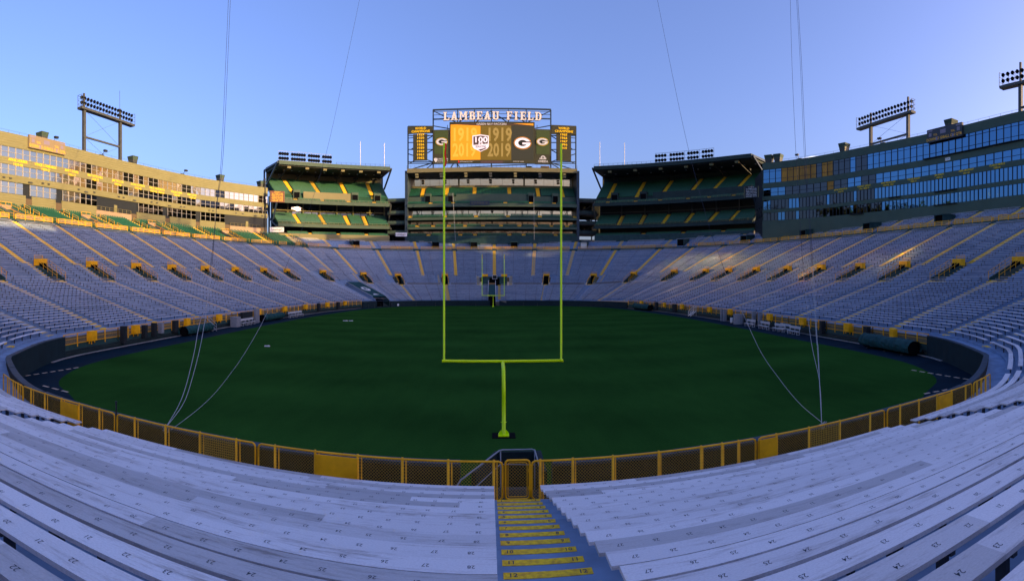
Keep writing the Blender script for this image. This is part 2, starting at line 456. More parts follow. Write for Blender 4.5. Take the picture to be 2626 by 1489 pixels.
# ------------------------------------------------------------------ the seating bowl
X0 = 0.7
HALF = [(0, 14.3), (7, 14.32), (13, 14.6), (18.5, 15.2), (22.6, 16.9), (28.0, 20.3), (28.9, 21.2), (33.2, 27.6), (35.4, 33), (36.8, 42), (38.2, 57), (38.9, 75), (38.7, 90), (37.4, 107), (35.0, 121), (32.6, 128), (28.5, 134.5), (22.5, 139.4), (14, 141.9), (0, 142.8)]
OUT = Path([(X0 + x, y) for x, y in HALF] + [(X0 - x, y) for x, y in HALF[-2:0:-1]], closed=True, sign=1, win=25)
T = OUT.T
NR, NB = 60, 26
def sidew(t):
    x, y, _, _ = OUT.at(t); v = min(1, max(0, (abs(x - X0) - 20) / 14)); return v * v * (3 - 2 * v)
def row(n, t):
    """riser offset and tread height of row n"""
    x = OUT.at(t)[0]; wv = sidew(t); up = .69 if x > X0 else .56
    if n <= NB:
        e = (.48 + .62 * n, 1.25 + .18 * n); s = (.6 + .64 * n, 1.75 + .21 * n)
    else:
        e = (.48 + .62 * NB + .688 * (n - NB), 1.25 + .18 * NB + .3315 * (n - NB))
        s = (.6 + .64 * NB + up * (n - NB), 1.75 + .21 * NB + .30 * (n - NB))
    return e[0] + (s[0] - e[0]) * wv, e[1] + (s[1] - e[1]) * wv
def rowP(n, t, du=0, dz=0):
    u, z = row(n, t); return OUT.P(t, u + du, z + dz)
TOPU = lambda t: row(NR, t)[0] + .8
TOPZ = lambda t: row(NR, t)[1]

LAISLE = [0, 12.4, 23.5, 34.4, 42.6, 51.1, 61.8, 72, 83, 94, 104.8, 116, 126.1, 133.8, 141.5, 149.8, 156.5, 165.3,
          190.9, 199.9, 205.7, 213.5, 222.4, 230.1, 240.7, 251.7, 262.5, 272.9, 284.2, 295, 305.4, 314, 321.9, 333, 344]
UAISLE = [8, 18, 28, 38, 50, 60, 69.4, 79.1, 89.4, 99.2, 109.3, 119.1, 128.4, 135, 140.3, 145.4, 150, 155.6, 161.3, 168.4,
          178.3, 188.3, 195.3, 200.9, 206.5, 211, 215.9, 221.2, 227.9, 237.3, 246.9, 256.9, 266.8, 276.8, 286.7, 297, 307, 318, 328, 338, 348]
PORTALS = [50.9, 60.9, 72, 83, 94.1, 104.8, 116, 126.1, 133.8, 141.8, 149.8, 156.5, 165.3, 190.9, 199.9, 205.7, 213.5, 222.4, 230.1, 240.7, 251.7, 262.5, 272.9, 284.2, 295, 305.5]
BIG = 178.3
TUN = 210.0                                            # awning-covered tunnel in the far left corner
def gaps_row(n):
    """(from, to) stretches without benches"""
    g = []
    if n <= 25:
        g += [(a - .62, a + (.62 if a else .53)) for a in LAISLE]
    elif n >= 34:
        g += [(a - .6, a + .6) for a in UAISLE]
    if 25 < n < 34:
        for p in PORTALS:
            near = 1 if p < BIG else -1
            g.append((p - 1.05 - (1.1 if near > 0 else 0), p + 1.05 + (1.1 if near < 0 else 0)))
        g += [(a - .6, a + .6) for a in (8, 18, 28, 38, 178.3, 318, 328, 338, 348)]
    if 24 <= n <= 33: g.append((BIG - 4.7, BIG + 4.7))
    if n <= 24: g.append((BIG - 1.7, BIG + 1.7))
    if 2 <= n <= 25: g.append((TUN - 2.6, TUN + 2.6))
    return sorted(g)

bowl = thing('seating_bowl', 'grey blue stepped concrete seating bowl ringing the whole playing field', 'grandstand', (0, 0, 0))
# terrace steps
ts = sorted(set([round(T * k / 150, 2) for k in range(150)] + [round(p + d, 2) for p in PORTALS for d in (-.88, .88)] + [BIG - 3.9, BIG + 3.9, TUN - 2.2, TUN + 2.2]))
ts.append(ts[0] + T)
mb = MB()
def hole(n, t):
    if 25 <= n <= 32 and any(abs(t - p) < .87 for p in PORTALS): return True
    if 24 <= n <= 32 and abs(t - BIG) < 3.88: return True
    if n <= 20 and abs(t - TUN) < 2.18: return True
    return False
for a, c in zip(ts, ts[1:]):
    mid = (a + c) / 2
    mb.face([OUT.P(a, .0, row(1, a)[1] - .18), OUT.P(c, .0, row(1, c)[1] - .18), rowP(1, c, 0, -.18), rowP(1, a, 0, -.18)], 1 if (mid < 20 or mid > T - 20) else 0)
    for n in range(1, NR + 1):
        if hole(n, mid): continue
        z0 = [row(n - 1, t)[1] if n > 1 else row(1, t)[1] - .18 for t in (a, c)]
        ua, za = row(n, a); uc, zc = row(n, c)
        u2a = row(n + 1, a)[0] if n < NR else ua + .8; u2c = row(n + 1, c)[0] if n < NR else uc + .8
        mb.face([OUT.P(a, ua, z0[0]), OUT.P(c, uc, z0[1]), OUT.P(c, uc, zc), OUT.P(a, ua, za)])
        mb.face([OUT.P(a, ua, za), OUT.P(c, uc, zc), OUT.P(c, u2c, zc), OUT.P(a, u2a, za)])
mb.obj('terrace', [M['concrete'], M['brownwall']], bowl)

# painted stair noses, one part per aisle
def stair(ta, n0, n1, wd=1.1, half=False, nums=False, name='stair_stripe'):
    s = MB()
    for n in range(n0, n1 + 1):
        for sub in ((0, .5) if half else (0,)):
            u, z = row(n, ta); u2, z2 = row(n + 1, ta)
            uu = u + (u2 - u) * sub; zz = z + (z2 - z) * sub
            tn = OUT.tan(ta); nr = OUT.nor(ta); dp = .07 if nums else .17; hz = .041 if nums else .06; c = OUT.P(ta, uu + dp - .007, zz + .006 - hz)
            s.box(c, tn * wd / 2, nr * dp, Vector((0, 0, hz)))
            if sub: s.box(OUT.P(ta, uu + (u2 - uu) / 2 + .01, zz - .07), tn * wd / 2, nr * (u2 - uu) / 2, Vector((0, 0, .068)), 1)
            if nums:
                for sg in (-1, 1):
                    text(s, str(n), c + tn * sg * (wd / 2 - .12) + Vector((0, 0, hz + .0015)), (1, 0, 0), (0, 1, 0), .085, 2, .012)
    return s.obj(name, [M['stripe'], M['concrete'], M['numink']], bowl)
for k, a in enumerate(LAISLE):
    stair(a, 1, 25, nums=(k == 0))
    if 50 < a < 310 and 172.4 != a:
        near = 1 if a < BIG else -1
        if a not in (0, 12.4, 23.5, 34.4, 42.6, 314, 321.9, 333, 344):
            stair(a - near * 1.5, 26, 34, .9)
for a in UAISLE:
    stair(a, 34 if 49 < a < 308 else 26, NR, half=True)
for sg in (-1, 1):
    stair(BIG + sg * 4.35, 25, 33, .9); stair(BIG + sg * 1.25, 3, 24, .8)

# ------------------------------------------------------------------ benches
def bench_mesh(n, t0, t1, nums=None, brackets=True, far=False, slot_b=1):
    """plank that follows the curve, brackets every 1.5 m, stencilled seat numbers"""
    s = MB(); L = t1 - t0; k = max(1, int(round(L / (1.5 if not far else 3.0))))
    rid = rnd.randint(0, 900)
    tt = [t0 + L * i / k for i in range(k + 1)]
    W, TH = .285, .045
    for a, c in zip(tt, tt[1:]):
        q = []
        for t in (a, c):
            u, z = row(n, t); sc_ = 1
            q.append([OUT.P(t, u + .20 + dx, z + dz) for dx, dz in ((0, .39), (W, .39), (W, .39 + TH), (0, .39 + TH))])
        ua, uc = a - t0, c - t0
        s.face([q[0][3], q[1][3], q[1][2], q[0][2]], 0, [(ua, rid + .05), (uc, rid + .05), (uc, rid + .95), (ua, rid + .95)])
        s.face([q[0][0], q[1][0], q[1][3], q[0][3]], 0, [(ua, rid + .05), (uc, rid + .05), (uc, rid + .1), (ua, rid + .1)])
        s.face([q[0][2], q[1][2], q[1][1], q[0][1]], 0, [(ua, rid + .05), (uc, rid + .05), (uc, rid + .1), (ua, rid + .1)])
        if not far: s.face([q[0][0], q[0][1], q[1][1], q[1][0]], 0, [(ua, rid + .9), (ua, rid + .9), (uc, rid + .9), (uc, rid + .9)])
    for t in (t0, t1):
        u, z = row(n, t); q = [OUT.P(t, u + .20 + dx, z + dz) for dx, dz in ((0, .39), (W, .39), (W, .39 + TH), (0, .39 + TH))]
        s.face(q, 0, [(0, rid + .5)] * 4)
    if brackets:
        for i in range(k):
            t = t0 + L * (i + .5) / k; u, z = row(n, t); tn, nr = OUT.tan(t), OUT.nor(t)
            s.box(OUT.P(t, u + .36, z + .195), tn * (.022 if not far else .035), nr * .04, Vector((0, 0, .19)), slot_b)
            if not far: s.box(OUT.P(t, u + .34, z + .365), tn * .03, nr * .14, Vector((0, 0, .02)), slot_b)
    if nums:
        first, stepd, dirn, cnt = nums
        for i in range(cnt):
            t = (t1 - .26 - i * stepd) if dirn < 0 else (t0 + .26 + i * stepd)
            if not (t0 < t < t1) or first - i < 1: break
            u, z = row(n, t); tn, nr = OUT.tan(t), OUT.nor(t)
            jx = rnd.uniform(-.03, .03)
            text(s, str(first - i), OUT.P(t + jx, u + .20 + W * .55, z + .39 + TH + .0012), -tn, nr * 1.0, .062, 2, .003)
    return s
def sections(n):
    g = [x for x in gaps_row(n)]; res = []
    cur = g[0][1]
    for a, c in g[1:] + [(g[0][0] + T, g[0][1] + T)]:
        if a - cur > .8: res.append((cur, a))
        cur = max(cur, c)
    return res
M['bracket'] = mat('bracket_steel', (.035, .042, .055), .6)
BM = [M['bench'], M['bracket'], M['numink']]
stuff_far = MB(); n_ind = 0
for n in range(1, NR + 1):
    for (t0, t1) in sections(n):
        tm = ((t0 + t1) / 2) % T; p = rowP(n, tm); d = p.xy.length
        dep = ZC - (p.z + .43)
        # behind the viewer nothing is needed beyond the rows round the aisle
        if p.y < -6 or (p.y < 1 and abs(p.x) < 4): continue
        near = tm < 35 or tm > 321.5
        if tm < 12.4: who, md = 'right of the striped steps', -0
        blk = None
        if tm < 12.4: blk, cnt = 'first block right of the yellow steps', 'R'
        elif tm > 344: blk, cnt = 'first block left of the yellow steps', 'L'
        elif tm < 23.5: blk, cnt = 'second block right of the yellow steps', None
        elif tm > 333: blk, cnt = 'second block left of the yellow steps', None
        elif tm < 34.4: blk, cnt = 'block rounding the right padded corner', None
        elif tm > 321.9: blk, cnt = 'block rounding the left padded corner', None
        elif tm < 42.6: blk, cnt = 'first block beyond the right padded corner', None
        elif tm > 314: blk, cnt = 'first block beyond the left padded corner', None
        elif tm < 51.1: blk, cnt = 'second block beyond the right padded corner', None
        elif tm > 305.4: blk, cnt = 'second block beyond the left padded corner', None
        elif tm < 61.8: blk, cnt = 'third block beyond the right padded corner', None
        elif tm > 295: blk, cnt = 'third block beyond the left padded corner', None
        vis = p.y > 0 and abs(math.atan2(p.x, p.y)) < 1.05 and (dep / d) < .60
        if (tm < 23.5 or tm > 333) and n <= 23 and rowP(n, t0 if tm < T / 2 else t1).y > -2: vis = True
        if blk and n <= 25 and vis and n_ind < 300 and n <= (25 if near else 24):
            lab = 'silver plank bench, %s row up from the fence, %s' % (ordw(n), blk)
            if near and (d < 24 or tm < 23.5 or tm > 333):
                root = thing('bleacher_bench', lab, 'bench', tuple(p), 'numbered plank benches in the stands')
                L = t1 - t0
                nm = None
                if cnt == 'L': nm = (28, .445, -1, 40)
                elif cnt == 'R': nm = (27, .445, 1, 40)
                elif tm > 333: nm = (28, .445, -1, 40)
                else: nm = (27, .445, 1, 40)
                bench_mesh(n, t0, t1, nm, False).obj('plank', BM, root)
                k = max(1, int(round(L / 1.5)))
                for i in range(k):
                    t = t0 + L * (i + .5) / k; u, z = row(n, t); tn, nr = OUT.tan(t), OUT.nor(t); s = MB()
                    s.box(OUT.P(t, u + .36, z + .195), tn * .03, nr * .05, Vector((0, 0, .19)))
                    s.box(OUT.P(t, u + .34, z + .369), tn * .03, nr * .14, Vector((0, 0, .02)))
                    s.obj('bracket', M['bracket'], root)
            else:
                o = bench_mesh(n, t0, t1, None, True).obj('bleacher_bench', BM)
                tag(o, lab, 'bench', 'numbered plank benches in the stands')
            n_ind += 1
        else:
            q = bench_mesh(n, t0, t1, None, True, far=True); i = len(stuff_far.v)
            stuff_far.v += q.v; stuff_far.f += [tuple(x + i for x in f) for f in q.f]; stuff_far.m += q.m; stuff_far.uv += q.uv
o = stuff_far.obj('distant_benches', BM); kind(tag(o, 'countless distant silver plank benches filling the rest of the bowl', 'benches'), 'stuff')
print('benches individual', n_ind)

# ------------------------------------------------------------------ field, track, ground
mb = MB(); mb.face([(-2500, -2500, -.35), (2500, -2500, -.35), (2500, 2500, -.35), (-2500, 2500, -.35)])
kind(mb.obj('ground', mat('dry_ground', (.11, .10, .07), .95, noise=.3, scale=.02)), 'structure')
mb = MB(); pts = [OUT.P(T * k / 260, .05, 0) for k in range(260)]; c0 = Vector((X0, 78, 0))
for a, c in zip(pts, pts[1:] + pts[:1]): mb.face([c0, a, c])
kind(mb.obj('track', M['track']), 'structure')
TH_ = [(0, 14.6), (8, 14.8), (13, 15.9), (18.5, 18.7), (23.6, 21.9), (27.2, 24.2), (30.2, 29.0), (31.7, 34), (32.8, 42), (33.3, 50), (34.3, 66), (34.6, 80), (34.2, 95), (32.8, 110), (31, 121), (28.5, 130), (24, 136.6), (16, 141), (8, 142.3), (0, 142.6)]
TURF = Path([(X0 + x, y) for x, y in TH_] + [(X0 - x, y) for x, y in TH_[-2:0:-1]], closed=True, win=4)
mb = MB(); pts = [TURF.P(TURF.T * k / 240, 0, .006) for k in range(240)]
for a, c in zip(pts, pts[1:] + pts[:1]): mb.face([(X0, 78, .006), a, c])
kind(mb.obj('field', M['turf']), 'structure')
# worn dashes on the track
mb = MB()
for a, b, k in (((62, 964), (206, 941), 7), ((108, 988), (182, 1007), 3), ((2336, 948), (2492, 974), 7), ((2368, 1010), (2436, 997), 3)):
    A, Bq = G(*a), G(*b)
    for i in range(k):
        p, q = A.lerp(Bq, (i + .1) / k), A.lerp(Bq, (i + .72) / k); d = (q - p).normalized(); n_ = Vector((-d.y, d.x, 0)) * .10
        mb.face([p - n_ + Vector((0, 0, .008)), q - n_ + Vector((0, 0, .008)), q + n_ + Vector((0, 0, .008)), p + n_ + Vector((0, 0, .008))])
kind(mb.obj('track_markings', M['dash']), 'structure')
# pale kerb strip at the foot of the side walls
for t0, t1 in ((40, 138), (219, 317)):
    mb = MB(); mb.prism(OUT, t0, t1, [(-.55, .01), (-.30, .01), (-.30, .07), (-.55, .07)], step=2); kind(mb.obj('kerb', M['kerb']), 'structure')

# ------------------------------------------------------------------ walls round the field
def wall(t0, t1, top, label, thick=.30, gap=None):
    w_ = thing('padded_wall', label, 'wall', tuple(OUT.P((t0 + t1) / 2, 0, 0)), 'padded walls round the field')
    mb = MB(); mb.prism(OUT, t0, t1, [(-thick, 0), (.02, 0), (.02, top - .08), (-thick, top - .08)], step=1.5, ms=[0, 1, 0, 0]); mb.obj('padding', [M['pad'], M['brownwall']], w_)
    mb = MB(); L = t1 - t0; k = max(1, int(round(L / 3.6)))
    for i in range(k):
        a, c = t0 + L * i / k + .012, t0 + L * (i + 1) / k - .012; dz = rnd.uniform(-.012, .015)
        mb.prism(OUT, a, c, [(-thick - .02, top - .078), (.05, top - .078), (.05, top + dz), (-thick - .02, top + dz)], step=1.3)
    mb.obj('cap', M['padcap'], w_)
    return w_
wall(T - 18.6, T - 1.55, 1.95, 'dark padded wall behind the yellow mesh fence, left of the gate')
wall(1.0, 19.2, 1.95, 'dark padded wall behind the yellow mesh fence, right of the gate')
wall(T - 43.2, T - 18.8, 1.93, 'tall dark padded wall wrapping the left near corner of the track')
wall(19.4, 43.2, 1.93, 'tall dark padded wall wrapping the right near corner of the track')
wall(138.5, BIG - 1.25, 1.5, 'dark padded wall at the far end, right of the small tunnel')
wall(BIG + 1.25, 207.6, 1.5, 'dark padded wall at the far end, left of the small tunnel')
wall(212.4, 217.8, 1.5, 'short dark padded wall between the awning tunnel and left sideline fence')
for t0, t1, sd in ((43.3, 138.4, 'right'), (217.9, T - 43.3, 'left')):
    w_ = thing('sideline_wall', 'low dark green wall with pipes under the %s sideline fence' % sd, 'wall', tuple(OUT.P((t0 + t1) / 2, 0, 0)))
    mb = MB(); mb.prism(OUT, t0, t1, [(-.05, 0), (.26, 0), (.26, 1.75), (.20, 1.75), (.20, 1.08), (-.05, 1.08)], step=2); mb.obj('wall_face', M['wallgreen'], w_)
    for zz in (.18, .34, .52):
        mb = MB(); mb.tube([OUT.P(t0 + (t1 - t0) * i / 50, -.13, zz) for i in range(51)], .045, n=6); mb.obj('pipe', M['dark'], w_)

# ------------------------------------------------------------------ fences
def chain(mb, pa, pb, z0, z1, cell=.085, wd=.0065, m=0):
    """diamond wire between two plan points"""
    d = (pb - pa); L = d.length; d = d / L; H = z1 - z0; nr = Vector((-d.y, d.x, 0)); k = int((L + H) / cell)
    for dirn in (1, -1):
        for i in range(k + 1):
            x = -H + i * cell
            xa, xb = max(0, x), min(L, x + H)
            if xb - xa < .02: continue
            za, zb = xa - x, xb - x
            if dirn < 0: za, zb = H - za, H - zb
            a = pa + d * xa + Vector((0, 0, z0 + za)) + nr * .002 * dirn; c = pa + d * xb + Vector((0, 0, z0 + zb)) + nr * .002 * dirn
            o_ = Vector((d.x * -.7071 * dirn, d.y * -.7071 * dirn, .7071)) * wd / 2
            mb.face([a - o_, c - o_, c + o_, a + o_], m)
FU = .86
def fence_t(px): 
    best = None
    for k in range(2601):
        t = (T - 32.5 + 65 * k / 2600) % T; p = OUT.P(t, FU, 0)
        if p.y < 5: continue
        e = abs(AX + F * math.atan2(p.x, p.y) - px) + .02 * p.length
        if best is None or e < best[0]: best = (e, t)
    t = best[1]; return t - T if t > T / 2 else t
def fence_section(pxa, pxb, posts, label, panels=(), grid=None):
    ta, tb = fence_t(pxa), fence_t(pxb); zt, zb = 2.32, 1.30
    f = thing('fence_section', label, 'fence', tuple(OUT.P((ta + tb) / 2, FU, 1.25)), 'yellow mesh fence sections')
    n = max(2, int(abs(tb - ta) / .8)); tt = [ta + (tb - ta) * i / n for i in range(n + 1)]
    r = .03; mb = MB(); c = .10 / max(.1, abs(tb - ta))
    lerp = lambda k: ta + (tb - ta) * k
    loop = [OUT.P(ta, FU, zb + .10)] + [OUT.P(ta, FU, zt - .12), OUT.P(lerp(c * .3), FU, zt - .035), OUT.P(lerp(c), FU, zt)] + [OUT.P(t, FU, zt) for t in tt[1:-1]] + [OUT.P(lerp(1 - c), FU, zt), OUT.P(lerp(1 - c * .3), FU, zt - .035), OUT.P(tb, FU, zt - .12), OUT.P(tb, FU, zb + .10), OUT.P(lerp(1 - c), FU, zb)] + [OUT.P(t, FU, zb) for t in tt[-2:0:-1]] + [OUT.P(lerp(c), FU, zb), OUT.P(ta, FU, zb + .10)]
    mb.tube(loop, r, n=10, cap=False); mb.obj('pipe_frame', M['yellow'], f, smooth=True)
    for px in posts:
        t = fence_t(px); mb = MB(); mb.tube([OUT.P(t, FU, 1.25), OUT.P(t, FU, zt)], .038, n=10); mb.tube([OUT.P(t, FU, zt), OUT.P(t, FU, zt + .045)], .03, n=8)
        mb.tube([OUT.P(t + .085, FU - .07, 1.25), OUT.P(t + .085, FU - .07, zt - .03)], .02, n=6)
        mb.obj('post', M['yellow'], f, smooth=True)
    segs = [ta] + [fence_t(p) for p in posts] + [tb]; seg2 = []
    for a, c2 in zip(segs, segs[1:]):
        k = max(1, int(abs(c2 - a) / 2.2 + .5)); seg2 += [(a + (c2 - a) * i / k, a + (c2 - a) * (i + 1) / k) for i in range(k)]
    for a, c2 in seg2:
        mid = (a + c2) / 2
        if any(min(fence_t(q[0]), fence_t(q[1])) < mid < max(fence_t(q[0]), fence_t(q[1])) for q in panels): continue
        pa, pb = OUT.P(a, FU + .03, 0), OUT.P(c2, FU + .03, 0); mb = MB()
        chain(mb, pa, pb, zb + .03, zt - .03)
        if grid and min(fence_t(grid[0]), fence_t(grid[1])) < mid < max(fence_t(grid[0]), fence_t(grid[1])):
            d = pb - pa
            for i in range(1, 14): mb.bar(pa + Vector((0, 0, zb + i * .07)), pb + Vector((0, 0, zb + i * .07)), .010)
            for i in range(1, int(d.length / .07)): mb.bar(pa + d * (i * .07 / d.length) + Vector((0, 0, zb)), pa + d * (i * .07 / d.length) + Vector((0, 0, zt)), .010)
        mb.obj('mesh_infill', M['chain'], f)
    for a, c2 in panels:
        p0, p1 = OUT.P(fence_t(a), FU + .05, 0), OUT.P(fence_t(c2), FU + .05, 0); d = (p1 - p0); n_ = Vector((-d.y, d.x, 0)).normalized()
        mb = MB(); mb.box((p0 + p1) / 2 + Vector((0, 0, 1.80)), d / 2, n_ * .018, Vector((0, 0, .47))); mb.obj('solid_panel', M['yellow'], f)
    return f
fence_section(9, 58, [20, 34, 46], 'short yellow mesh fence section on the left corner of the padded wall')
fence_section(60, 294, [80, 115, 158, 203, 255], 'yellow mesh fence section at left with one solid orange panel', panels=[(158, 203)])
fence_section(301, 655, [345, 425, 512, 606], 'long yellow mesh fence section with white ropes tied to its top rail', grid=(512, 606))
fence_section(663, 1289, [706, 808, 918, 1033, 1150, 1266], 'yellow mesh fence section left of the gate, with a wide solid orange panel', panels=[(808, 918)])
fence_section(1364, 1938, [1386, 1468, 1572, 1690, 1799, 1852, 1894], 'yellow mesh fence section running right from the gate')
fence_section(1945, 2268, [1990, 2074, 2153, 2231], 'yellow mesh fence section at right with a narrow solid orange panel', panels=[(1945, 1990)], grid=(2074, 2153))
fence_section(2275, 2492, [2308, 2356, 2403, 2440, 2476], 'yellow mesh fence section before the right corner, with a solid orange panel', panels=[(2403, 2440)])
fence_section(2497, 2539, [2506, 2517, 2528], 'short yellow mesh fence section on the right corner of the padded wall')
# gate at the head of the steps
ga, gb = fence_t(1295), fence_t(1357)
gt = thing('gate', 'narrow yellow pipe gate with wire mesh at the foot of the striped steps', 'gate', tuple(OUT.P((ga + gb) / 2, FU, 1.25)))
def rounded(mb, ta, tb, z0, z1, u, r, cr=.09):
    pts = []
    W_ = tb - ta
    for cx, cz, a0 in ((ta + cr, z0 + cr, 180), (tb - cr, z0 + cr, 270), (tb - cr, z1 - cr, 0), (ta + cr, z1 - cr, 90)):
        for k in range(5):
            a = R(a0 + k * 22.5); pts.append(OUT.P(cx + cr * math.cos(a), u, cz + cr * math.sin(a)))
    mb.tube(pts + [pts[0]], r, n=10, cap=False)
mb = MB(); rounded(mb, ga, gb, 1.34, 2.35, FU, .03); rounded(mb, ga + .065, gb - .065, 1.41, 2.29, FU, .012, .05); mb.obj('gate_frame', M['yellow'], gt, smooth=True)
mb = MB(); chain(mb, OUT.P(ga + .05, FU + .01, 0), OUT.P(gb - .05, FU + .01, 0), 1.40, 2.29); mb.obj('mesh_infill', M['chain'], gt)
for zz in (1.62, 2.08):
    mb = MB(); mb.box(OUT.P(gb + .0, FU, zz), (.035, 0, 0), (0, .03, 0), (0, 0, .04)); mb.obj('hinge', M['yellow'], gt)
# stair well from the gate down to the turf
sw = thing('stair_well', 'black walled stair pit with silver handrails just beyond the gate', 'stairs', (.8, 15.5, 0))
mb = MB()
xl, xr, yb, yf = .22, 1.42, 14.6, 16.3
mb.b(xr, xr + .16, yb, yf + .1, 0, 1.62); mb.b(xl - .12, xr, yf, yf + .1, 0, 1.62)
mb.poly([(-.55, 14.62, 0), (xl - .12, yf + .1, 0), (xl, yf + .1, 0), (-.43, 14.62, 0)], (0, 0, 1.60)); mb.obj('side_wall', M['pad'], sw)
mb = MB(); mb.b(-.4, xr, yb, yf, .01, .03); mb.obj('pit_floor', M['black'], sw)
for i in range(5):
    mb = MB(); mb.b(.0, 1.0, 14.35 - i * .0 + i * .28, 14.6 + i * .28, 0, 1.2 - i * .25); mb.obj('step', M['dark'], sw)
mb = MB(); zr = 1.72
mb.tube([(1.38, 14.35, zr), (1.36, 16.15, zr), (1.28, 16.22, zr), (.36, 16.22, zr), (.26, 16.15, zr), (-.80, 13.75, zr), (-.88, 13.6, zr - .08), (-.88, 13.55, 1.25)], .024, n=8)
for x, y in ((1.36, 16.1), (.3, 16.2)): mb.tube([(x, y, .1), (x, y, zr)], .02, n=8)
mb.obj('handrail', M['handrail'], sw, smooth=True)
mb = MB(); zr = 1.28; mb.tube([(1.36, 16.1, zr), (.3, 16.2, zr), (-.55, 14.1, zr)], .018, n=8); mb.obj('mid_rail', M['handrail'], sw, smooth=True)
# thin dark post by the left fence
mb = MB(); p = OUT.P(fence_t(297.5), FU, 0); mb.tube([p + Vector((0, 0, 1.25)), p + Vector((0, 0, 2.72))], .03, n=8); mb.tube([p + Vector((0, 0, 2.72)), p + Vector((0, 0, 2.76))], .045, n=8)
tag(mb.obj('net_post', M['dark']), 'thin dark post standing in the gap between two left fence sections', 'post')

def railing(mb, path, t0, t1, u, z0f, h, pitch, m=0, mm=1, tabs=0.0, step=2.2, th=.05, wv=.022):
    """posts, two rails and a see-through infill of thin uprights"""
    n = max(1, int(round((t1 - t0) / pitch))); ts_ = [t0 + (t1 - t0) * i / n for i in range(n + 1)]
    for i, t in enumerate(ts_):
        z0 = z0f(t); mb.bar(path.P(t, u, z0 - tabs), path.P(t, u, z0 + h), th * 1.5, m=m)
        if i < n:
            t2 = ts_[i + 1]; z2 = z0f(t2)
            for k in (0.02, .5, 1.0): mb.bar(path.P(t, u, z0 + h * k), path.P(t2, u, z2 + h * k), th if k != .5 else th * .5, m=m)
            if mm is not None:
                kk = max(3, int((t2 - t) / .16))
                for j in range(1, kk):
                    q = t + (t2 - t) * j / kk; zz = z0 + (z2 - z0) * j / kk
                    mb.bar(path.P(q, u, zz + .02), path.P(q, u, zz + h), wv, m=mm)
                for j in range(1, 7):
                    mb.bar(path.P(t, u, z0 + h * j / 7), path.P(t2, u, z2 + h * j / 7), wv, m=mm)
M['wire'] = mat('fence_wire', (.46, .33, .18), .7)
for t0, t1, sd in ((43.3, 138.2, 'right'), (218.2, T - 43.3, 'left')):
    f = thing('sideline_fence', 'long yellow railing with wire infill along the %s sideline wall' % sd, 'fence', tuple(OUT.P((t0 + t1) / 2, 0, 1.1)))
    a = t0; k = 0
    while a < t1 - 1:
        c = min(t1, a + 9.6); mb = MB(); railing(mb, OUT, a, c, -.06, lambda t: 1.10, .93, 2.1, tabs=.32, th=.06, wv=.015); mb.obj('rail_panel', [M['yellow'], M['wire']], f); a = c
# yellow boxes hung on the sideline fences
lx = [(224, 248), (338, 358), (473, 487), (555, 569), (658, 670), (725, 736), (779, 789), (835, 844), (881, 889)]
rx = [(1641, 1649), (1701, 1707), (1745, 1754), (1815, 1825), (1867, 1878), (1967, 1981), (2050, 2067), (2165, 2184), (2284, 2298)]
for arr, sd in ((lx, 'left'), (list(reversed(rx)), 'right')):
    for i, (a, c) in enumerate(arr):
        t = OUT.col((a + c) / 2, -.3); p = OUT.P(t, -.30, 1.62); d = p.xy.length
        tn, nr = OUT.tan(t), OUT.nor(t); face = abs(math.sin(math.atan2(p.x, p.y)))
        wd = (c - a) / F * d / max(.35, abs(tn.cross(Vector((p.x, p.y, 0)).normalized()).z)) * .72; wd = min(1.5, max(.8, wd))
        mb = MB(); mb.box(p, tn * wd / 2, nr * .22, Vector((0, 0, .48)))
        mb.box(p - nr * .235, tn * (wd / 2 - .06), nr * .014, Vector((0, 0, .42)))
        for sg in (-1, 1): mb.bar(p + tn * sg * wd * .4 + Vector((0, 0, -.48)), p + tn * sg * wd * .4 + Vector((0, 0, -.72)), .07)
        tag(mb.obj('yellow_box', M['yellow']), 'square yellow box on the %s sideline railing, %s counted from the near padded corner' % (sd, ordw(i + 1)), 'box', 'yellow boxes on the sideline railings')

